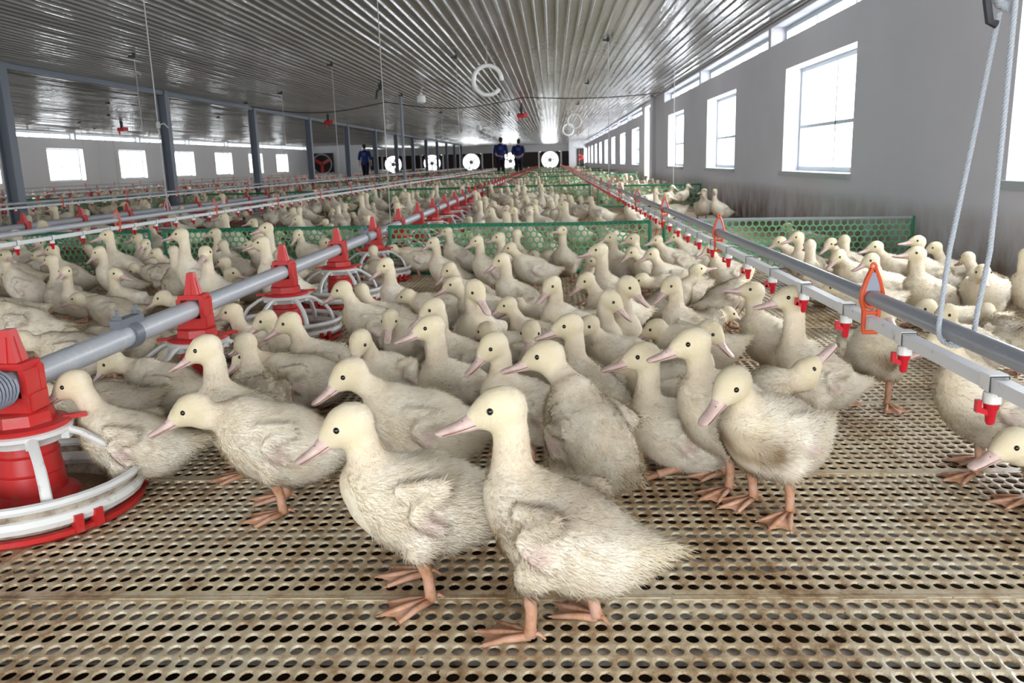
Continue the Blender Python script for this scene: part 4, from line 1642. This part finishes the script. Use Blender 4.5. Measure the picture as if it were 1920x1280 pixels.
 # right of the drinker line
 (1733, 480, 196, 'SU', 186, 1.03, 'duckling with wide open red bill right of the drinker line', dict(dirt=.1, hp=8)),
 (1712, 452, 188, 'SU', 184, 1.0, 'duckling with raised rosy bill behind the open-billed one', dict(hp=6)),
 (1650, 466, 186, 'SM', 186, 1.0, 'duckling with bent neck looking left near the grey-railed fence', dict(hp=-6)),
 (1750, 468, 160, 'SM', 170, .96, 'shaded duckling by the wall, behind the red-billed bird', dict(dirt=.4)),
 (1815, 486, 110, 'SM', 100, .95, 'shaded duckling turned away near the two ropes', dict(dirt=.5)),
 (1898, 480, 190, 'SU', 350, 1.0, 'duckling at the wall looking off to the right', dict(dirt=.3)),
 (1855, 512, 235, 'SM', 255, .98, 'white duckling facing us right of the rope, orange legs showing', dict(dirt=.1, walk=.6)),
 (1572, 482, 200, 'SM', 205, .98, 'duckling with yellow bill down, first behind the right pipe', dict(hp=-28)),
 (1632, 490, 196, 'SM', 190, 1.0, 'duckling head over the grey pipe left of the orange hanger', dict()),
 (1468, 456, 186, 'SM', 186, .98, 'duckling with sunk head by the right fence, pale bill', dict()),
 (1495, 446, 186, 'SU', 184, .98, 'duckling with upright neck before the right fence', dict()),
 (1518, 462, 100, 'SU', 90, .98, 'duckling with bare white neck seen from behind at the right fence', dict()),
 (1549, 458, 200, 'SM', 205, .96, 'dim duckling before the right green netting, bill down', dict(hp=-24, dirt=.3)),
 (1582, 452, 105, 'SU', 100, .95, 'ochre-naped duckling in the middle of the right netting', dict(dirt=.3)),
 (1735, 580, 190, 'SL', 186, .98, 'duckling whose crown alone shows over the right pipe', dict()),
 (1778, 590, 200, 'SM', 205, .95, 'duckling looking through between the two ropes', dict(nl=.05)),
 (1845, 590, 90, 'SD', 80, .95, 'pale duckling bowing its head right of the ropes', dict(nl=.06, lean=70)),
 (1560, 540, 180, 'SL', 180, 1.0, 'white duckling body squeezed behind the right pipe', dict(nl=.05)),
 (1365, 590, 20, 'NL', 15, .95, 'duckling lying behind the tall pair at the drinker', dict(nl=.05)),
]


NEARS = []
HZ = {'ST': .320, 'SU': .298, 'SM': .258, 'SL': .19, 'NU': .235, 'NM': .150, 'NL': .125, 'K': .255}


def place(spec):
    hx, hy, phi, pose, psi, s, label, kw = spec
    rng = random.Random(int(hx * 131 + hy * 17 + 90000))
    kw = dict(kw)
    dirt = kw.pop('dirt', .45)
    dy = (psi - phi + 180) % 360 - 180
    s *= 1.0 if len(NEARS) < 10 else .95
    NEARS.append(1)
    hz = kw.pop('hz', HZ.get(pose))
    if POSE[pose][0] and len(NEARS) > 10 and 'walk' not in kw:
        kw.setdefault('z0', rng.uniform(.108, .132))
    if hz is not None:
        kw['hz'] = hz / s * (s if s < .97 else 1)
    d = Duck(pose, dy, kw.pop('hp', None), kw.pop('walk', 0.0), rng, **kw)
    P = at_z(hx, hy, d.H[2] * s)
    a = math.radians(phi)
    ox = s * (d.H[0] * math.cos(a) - d.H[1] * math.sin(a))
    oy = s * (d.H[0] * math.sin(a) + d.H[1] * math.cos(a))
    return d, dirt, (P[0] - ox, P[1] - oy), a, s, label


placed = [place(q) for q in NEAR]
# let the bodies settle apart a little where two would share the same place
XY = np.array([p[2] for p in placed])
bc = np.array([[math.cos(p[3]), math.sin(p[3])] for p in placed])
XY0 = XY.copy()
for it in range(60):
    for i in range(len(XY)):
        for j in range(i + 1, len(XY)):
            best = None
            for fi in (-.075, 0, .05):
                for fj in (-.075, 0, .05):
                    dlt = XY[i] + bc[i] * fi - XY[j] - bc[j] * fj
                    q = np.hypot(*dlt)
                    if best is None or q < best[0]:
                        best = (q, dlt)
            if best[0] < .135:
                push = best[1] / (best[0] + 1e-6) * (.135 - best[0]) * .25
                push[0] *= .35
                XY[i] += push * (i > 11)
                XY[j] -= push * (j > 11)
SHIFT = np.hypot(*(XY - XY0).T)
dist = np.hypot(XY[:, 0], XY[:, 1])
skins = remesh_all([(p[0], .0052 if dd < 3 else .0068) for p, dd in zip(placed, dist)])


def add_duck(d, skin, dirt, xy, a, s, label, nstr, width, group=None):
    me = body_mesh(d, skin, nstr, dirt, width)
    o = link('duckling', me, None, (xy[0], xy[1], .001), label=label, category='duckling')
    o.rotation_euler = (0, 0, a)
    o.scale = (s, s, s)
    link('bill', d.bill_mesh(), o, label='pink bill')
    for q in (-1, 1):
        link('eye', d.eye_mesh(q), o)
    if group:
        o['group'] = group
    return o


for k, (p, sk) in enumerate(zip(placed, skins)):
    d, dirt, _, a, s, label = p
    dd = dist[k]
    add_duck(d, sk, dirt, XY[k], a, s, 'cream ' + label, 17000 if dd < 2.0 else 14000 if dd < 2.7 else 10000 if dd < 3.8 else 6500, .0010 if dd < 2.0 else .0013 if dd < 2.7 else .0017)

# ------------------------------------------------------------------ the other pens: shared bodies, individual birds
kinds = [('SU', 10, {}), ('SM', -15, {}), ('SM', 20, dict(hp=-30)), ('ST', 0, {}), ('NU', 15, {}), ('NM', -20, {}), ('NL', 10, {}), ('SL', 0, {}), ('SU', 70, {}), ('SD', 0, dict(nl=.08, lean=80))]
kd = []
for i, (ps, hy, kw) in enumerate(kinds):
    kw = dict(kw)
    kd.append(Duck(ps, hy, kw.pop('hp', None), 0.0, random.Random(500 + i), **kw))
kskin = remesh_all([(d, .0095) for d in kd])
KM = []
for i, (d, sk) in enumerate(zip(kd, kskin)):
    KM.append((body_mesh(d, sk, 900, .4 + .1 * (i % 5), .0024), d.bill_mesh(), d.eye_mesh(-1), d.eye_mesh(1)))


class Spots:
    """birds take turns to find free places"""

    def __init__(self, taken, seed):
        self.p = [tuple(q) for q in taken]
        self.r = random.Random(seed)

    def get(self, n, x0, x1, y0, y1, dmin, avoid=()):
        out, tries = [], 0
        while len(out) < n and tries < n * 220:
            tries += 1
            if self.r.random() < .62 and out:
                b = self.r.choice(out)
                x, y = b[0] + self.r.gauss(0, .28), b[1] + self.r.gauss(0, .28)
            else:
                x, y = self.r.uniform(x0, x1), self.r.uniform(y0, y1)
            if not (x0 < x < x1 and y0 < y < y1):
                continue
            if any(abs(x - ax) < w and (ay is None or abs(y - ay) < w) for ax, ay, w in avoid):
                continue
            if all((x - q[0]) ** 2 + (y - q[1]) ** 2 > dmin * dmin for q in self.p[-260:]):
                self.p.append((x, y))
                out.append((x, y))
        return out


SP = Spots(XY, 5)
fav = [(-1.12, 1.61 + .88 * k, .30) for k in range(30)]


def crowd(n, x0, x1, y0, y1, dmin, label, group, parts=True, seed=1, avoid=()):
    r = random.Random(seed)
    for x, y in SP.get(n, x0, x1, y0, y1, dmin, avoid):
        me, bm, e1, e2 = KM[r.choices(range(len(KM)), [3, 4, 3, 1.5, 3, 4, 3, 2, 2, 1])[0]]
        o = link('duckling', me, None, (x, y, .001), label=label, category='duckling', group=group)
        o.rotation_euler = (0, 0, math.radians(r.choice((175, 185, 190, 200, 160, 215, 140, 30, 350, 270, 95)) + r.uniform(-15, 15)))
        s = r.uniform(.92, 1.06)
        o.scale = (s, s, s)
        link('bill', bm, o)
        if parts:
            link('eye', e1, o)
            link('eye', e2, o)


crowd(34, -5.6, -2.85, 3.9, 5.4, .24, 'cream duckling in the shaded flock left of the left drinker line, before the fence', 'ducklings left of the left drinker line', True, 11)
crowd(16, -2.55, -1.3, 3.6, 5.3, .26, 'cream duckling in the thick of the flock between left drinker and feed pipe', 'ducklings between left drinker and feed pipe', True, 12, fav)
crowd(46, -1.0, .52, 5.55, 12.6, .25, 'cream duckling in the second pen, between feed pipe and right drinker', 'ducklings in the second pen, middle', True, 13)
crowd(40, -2.6, -1.25, 5.7, 12.8, .25, 'cream duckling in the second pen, just left of the feed pipe', 'ducklings in the second pen, left of the pipe', True, 14, fav)
crowd(14, .78, 2.0, 5.5, 12.2, .25, 'cream duckling in the second pen along the right wall', 'ducklings in the second pen, by the wall', True, 15)
crowd(36, -5.6, -2.85, 5.8, 12.8, .27, 'cream duckling beyond the left drinker line, behind the fence', 'ducklings behind the left drinker line', False, 16, [(-4.5, None, .2)])

# the flock further down the house: far past three hundred birds, one mass
FLOCK = MB()


def far_duck(mb, x, y, a, s, sit, up):
    c_, s_ = math.cos(a), math.sin(a)

    def T(q):
        return (x + s * (q[0] * c_ - q[1] * s_), y + s * (q[0] * s_ + q[1] * c_), s * q[2])
    z0 = .085 if sit else .165
    pts = [(-.15, 0, z0 + .02), (-.10, 0, z0 + .01), (-.02, 0, z0), (.06, 0, z0 + .02), (.10, 0, z0 + .05), (.105, 0, z0 + .09 * up + .03), (.118, 0, z0 + .14 * up + .04), (.150, 0, z0 + .14 * up + .035)]
    v, f = tube_arrays([T(q) for q in pts], [.006 * s, .05 * s, .078 * s, .066 * s, .044 * s, .029 * s, .034 * s, .014 * s], 6)
    mb.add(v, f, 0)
    v, f = tube_arrays([T((.145, 0, z0 + .14 * up + .033)), T((.20, 0, z0 + .14 * up + .018))], [.012 * s, .005 * s], 4)
    mb.add(v, f, 1)
    if not sit:
        for q in (-.04, .04):
            v, f = tube_arrays([T((0, q, .10)), T((0, q, 0))], [.014 * s, .007 * s], 4)
            mb.add(v, f, 2)


fr = random.Random(77)
cells = set()
cnt = 0
while cnt < 1900:
    u = fr.random()
    y = 12.9 + 50 * u ** 1.45
    x = fr.uniform(-5.6, 2.0) if fr.random() < .62 else fr.uniform(-13.9, -6.3)
    if x < -6.0 and y < 13.0 or (x < -10.9 and 49.1 < y < 50.1) or (x > .8 and 54.5 < y < 55.4) or min(abs(y - q) for q in (20.5, 28.5, 37, 46, 55, 13.2)) < .2:
        continue
    if min(abs(x - q) for q in (.62, -2.7, -5.75, -9.5, -12.6)) < .10 or min(abs(x - q) for q in (-1.12, -4.5, -7.9, -11.3)) < .27 or min(math.hypot(x - q, y - 38.6) for q in (-2.3, -1.52, -8.8)) < 1.0 and y > 37:
        continue
    key = (int(x / .3), int(y / .34))
    if key in cells:
        continue
    cells.add(key)
    far_duck(FLOCK, x, y, math.radians(fr.choice((180, 190, 200, 160, 30, 350, 270, 90)) + fr.uniform(-20, 20)), fr.uniform(.92, 1.06), fr.random() < .45, fr.uniform(.6, 1.15))
    cnt += 1
for k in range(230):
    x, y = fr.uniform(-13.8, -6.4), fr.uniform(7.5, 13.2)
    far_duck(FLOCK, x, y, fr.uniform(0, 6.28), fr.uniform(.92, 1.06), fr.random() < .45, fr.uniform(.6, 1.15))
m = M['down_far'] = mat('cream_down_distance', (.72, .63, .47), .95, .1)
n1 = noise(m, worldpos(m), 9, 4, .6)
L(m, ramp(m, n1, [(.35, (.56, .45, .28)), (.5, (.72, .63, .47)), (.65, (.80, .74, .62))]), base(m))
o = FLOCK.build('duckling_flock', [M['down_far'], M['bill'], M['leg']], None, None, True, label='distant flock of cream ducklings filling the far pens to the end wall', category='ducklings')
o['kind'] = 'stuff'


# ------------------------------------------------------------------ the three workers far down the house
def person(x, y, yaw, h, label, pose, shift=0.0):
    """standing figure seen from behind; local +y is forward (away from us)"""
    k = h / 1.75
    root_l = label
    sh = []

    def tb(pts, rad, flat=1.0, n=12):
        pts = np.array(pts, float) * k
        v, f = tube_arrays(pts, np.array(rad) * k, n, True, (0, 1, 0) if abs(pts[-1][2] - pts[0][2]) > .05 else (0, 0, 1), flat)
        sh.append((np.array(v), f))
    body, cloth_s, cloth_t, hair = [], [], [], []
    legs = ((-1, (-.09, -.02 if pose != 'walk' else .12)), (1, (.09, .03 if pose != 'walk' else -.12)))
    # body: legs, torso, neck, head, arms and hands in one skin
    for s, (lx, ly) in legs:
        tb([(lx, 0, .92), (lx * 1.05, ly * .3 + .01, .72), (lx * 1.05, ly * .6 + .015, .50), (lx * 1.05, ly * .8 - .01, .30), (lx, ly, .09)], [.085, .078, .055, .052, .036])
        tb([(lx, ly - .06, .045), (lx, ly, .05), (lx * 1.1, ly + .09, .035), (lx * 1.15, ly + .17, .025)], [.032, .042, .040, .026])
    tb([(0, 0, .84), (0, 0, .95), (0, 0, 1.10), (0, .01, 1.25), (0, .0, 1.38), (0, .0, 1.45)], [.13, .165, .145, .165, .17, .07], .62, 16)
    tb([(0, 0, 1.42), (0, .015, 1.54)], [.058, .052])
    v = MB().ball((shift * k, .02 * k, 1.635 * k), (.076 * k, .095 * k, .112 * k), 16)
    sh.append((np.array(v.v), v.f))
    v = MB().ball((shift * k, .112 * k, 1.61 * k), (.013 * k, .02 * k, .022 * k), 8)      # nose
    sh.append((np.array(v.v), v.f))
    for s in (-1, 1):                                                                     # ears
        v = MB().ball(((shift + s * .078) * k, .01 * k, 1.62 * k), (.010 * k, .020 * k, .030 * k), 8)
        sh.append((np.array(v.v), v.f))
    for s in (-1, 1):
        if pose == 'back' or (pose == 'back_left' and s < 0) or (pose == 'back_right' and s > 0):
            A = [(s * .175, 0, 1.40), (s * .225, -.02, 1.28), (s * .245, -.05, 1.12), (s * .17, -.13, 1.00), (s * .05, -.165, .955)]
            hd = np.array([s * .05, -.165, .955])
            dr = np.array([-s * .95, -.1, -.2])
        else:
            A = [(s * .175, 0, 1.40), (s * .235, -.01, 1.26), (s * .27, .0, 1.10), (s * .285, .04, .96), (s * .285, .07, .86)]
            hd = np.array([s * .285, .07, .86])
            dr = np.array([0, .12, -1.0])
        tb(A, [.062, .052, .044, .038, .028])
        dr = nrm(dr)
        sd_ = nrm(np.cross(dr, [0, 1, 0])) if abs(dr[2]) < .8 else np.array([0, 1.0, 0])
        tb([hd, hd + dr * .05, hd + dr * .09], [.028, .040, .038], .5)
        for q, ln in ((-.030, .070), (-.010, .082), (.010, .078), (.030, .062)):
            b0 = hd + dr * .085 + sd_ * q
            tb([b0, b0 + dr * ln * .5 + [0, -.006, 0], b0 + dr * ln + [0, -.02, 0]], [.010, .009, .007], 1.0, 6)
        b0 = hd + dr * .03 + sd_ * .034
        tb([b0, b0 + dr * .035 + sd_ * .028, b0 + dr * .065 + sd_ * .034], [.011, .010, .008], 1.0, 6)
    me = bpy.data.meshes.new('raw')
    V, F = [], []
    for a, b in sh:
        o_ = len(V)
        V += [tuple(q) for q in a]
        F += [tuple(i + o_ for i in q) for q in b]
    me.from_pydata(V, [], F)
    ob = bpy.data.objects.new('raw', me)
    C.objects.link(ob)
    r = ob.modifiers.new('r', 'REMESH')
    r.mode = 'VOXEL'
    r.voxel_size = .008
    s_ = ob.modifiers.new('s', 'SMOOTH')
    s_.iterations = 2
    dg = bpy.context.evaluated_depsgraph_get()
    dg.update()
    bm = bpy.data.meshes.new_from_object(ob.evaluated_get(dg))
    bpy.data.objects.remove(ob)
    bm.materials.clear()
    bm.materials.append(M['skin'])
    bm.shade_smooth()
    p = link('person', bm, None, (x, y, 0), label=label, category='person')
    p.rotation_euler = (0, 0, yaw)
    sc = lambda pts: [tuple(np.array(q) * k) for q in pts]
    # shirt: torso, hem and short sleeves
    m = MB()
    m.tube(sc([(0, -.005, .80), (0, -.005, .95), (0, 0, 1.10), (0, .01, 1.25), (0, .0, 1.38), (0, .0, 1.455), (0, .008, 1.49)]), [q * k for q in (.188, .190, .176, .190, .198, .115, .062)], 20, 0, True, (0, 1, 0), .66)
    for s in (-1, 1):
        if pose == 'back' or (pose == 'back_left' and s < 0) or (pose == 'back_right' and s > 0):
            A = [(s * .14, 0, 1.41), (s * .195, 0, 1.38), (s * .235, -.02, 1.27), (s * .255, -.05, 1.13), (s * .235, -.075, 1.07)]
        else:
            A = [(s * .14, 0, 1.41), (s * .195, 0, 1.38), (s * .245, -.01, 1.25), (s * .275, .0, 1.10), (s * .280, .02, 1.05)]
        m.tube(sc(A), [q * k for q in (.07, .080, .072, .066, .068)], 12)
    m.build('shirt', M['shirt'], p, label='dark blue work shirt')
    m = MB()
    for q in range(7):
        a = math.pi * (q + .5) / 7
        m.box((.085 * k * math.cos(a), -.140 * k, (1.285 + .075 * math.sin(a)) * k), (.022 * k, .012, .030 * k), 0, Matrix.Rotation(-a + math.pi / 2, 3, 'Y'))
    m.box((0, -.137 * k, 1.255 * k), (.16 * k, .010, .022 * k))
    m.box((0, -.139 * k, 1.295 * k), (.06 * k, .010, .030 * k))
    m.build('shirt_print', M['emblem'], p)
    m = MB()
    for s, (lx, ly) in legs:
        m.tube(sc([(lx * .8, 0, .94), (lx * 1.0, 0, .86), (lx * 1.05, ly * .3 + .01, .70), (lx * 1.05, ly * .6 + .01, .48), (lx * 1.05, ly * .85 - .005, .26), (lx, ly, .13)]), [q * k for q in (.105, .118, .100, .080, .072, .068)], 14)
    m.build('trousers', M['trousers'], p)
    for s, (lx, ly) in legs:
        m = MB()
        m.tube(sc([(lx, ly, .22), (lx, ly, .10), (lx, ly + .02, .045)]), [q * k for q in (.062, .056, .054)], 12)
        m.tube(sc([(lx, ly - .07, .045), (lx, ly + .02, .05), (lx * 1.1, ly + .11, .042), (lx * 1.15, ly + .19, .035)]), [q * k for q in (.042, .052, .050, .034)], 12)
        m.build('boot', M['boot'], p)
    m = MB()
    m.ball((shift * k, -.012 * k, 1.665 * k), (.087 * k, .098 * k, .100 * k), 16)
    m.ball((shift * k, -.050 * k, 1.60 * k), (.070 * k, .060 * k, .075 * k), 12)
    m.build('hair', M['hair'], p)
    return p


person(-2.30, 38, .05, 1.80, 'person in dark blue shirt at left of the walking pair, hands behind back', 'back_left', .02)
person(-1.52, 38.4, -.04, 1.72, 'person in dark blue shirt at right of the walking pair, hands clasped behind back', 'back', .03)
t = person(-8.8, 39.5, .0, 1.72, 'person in dark blue shirt walking alone left of the others, arms hanging', 'walk')
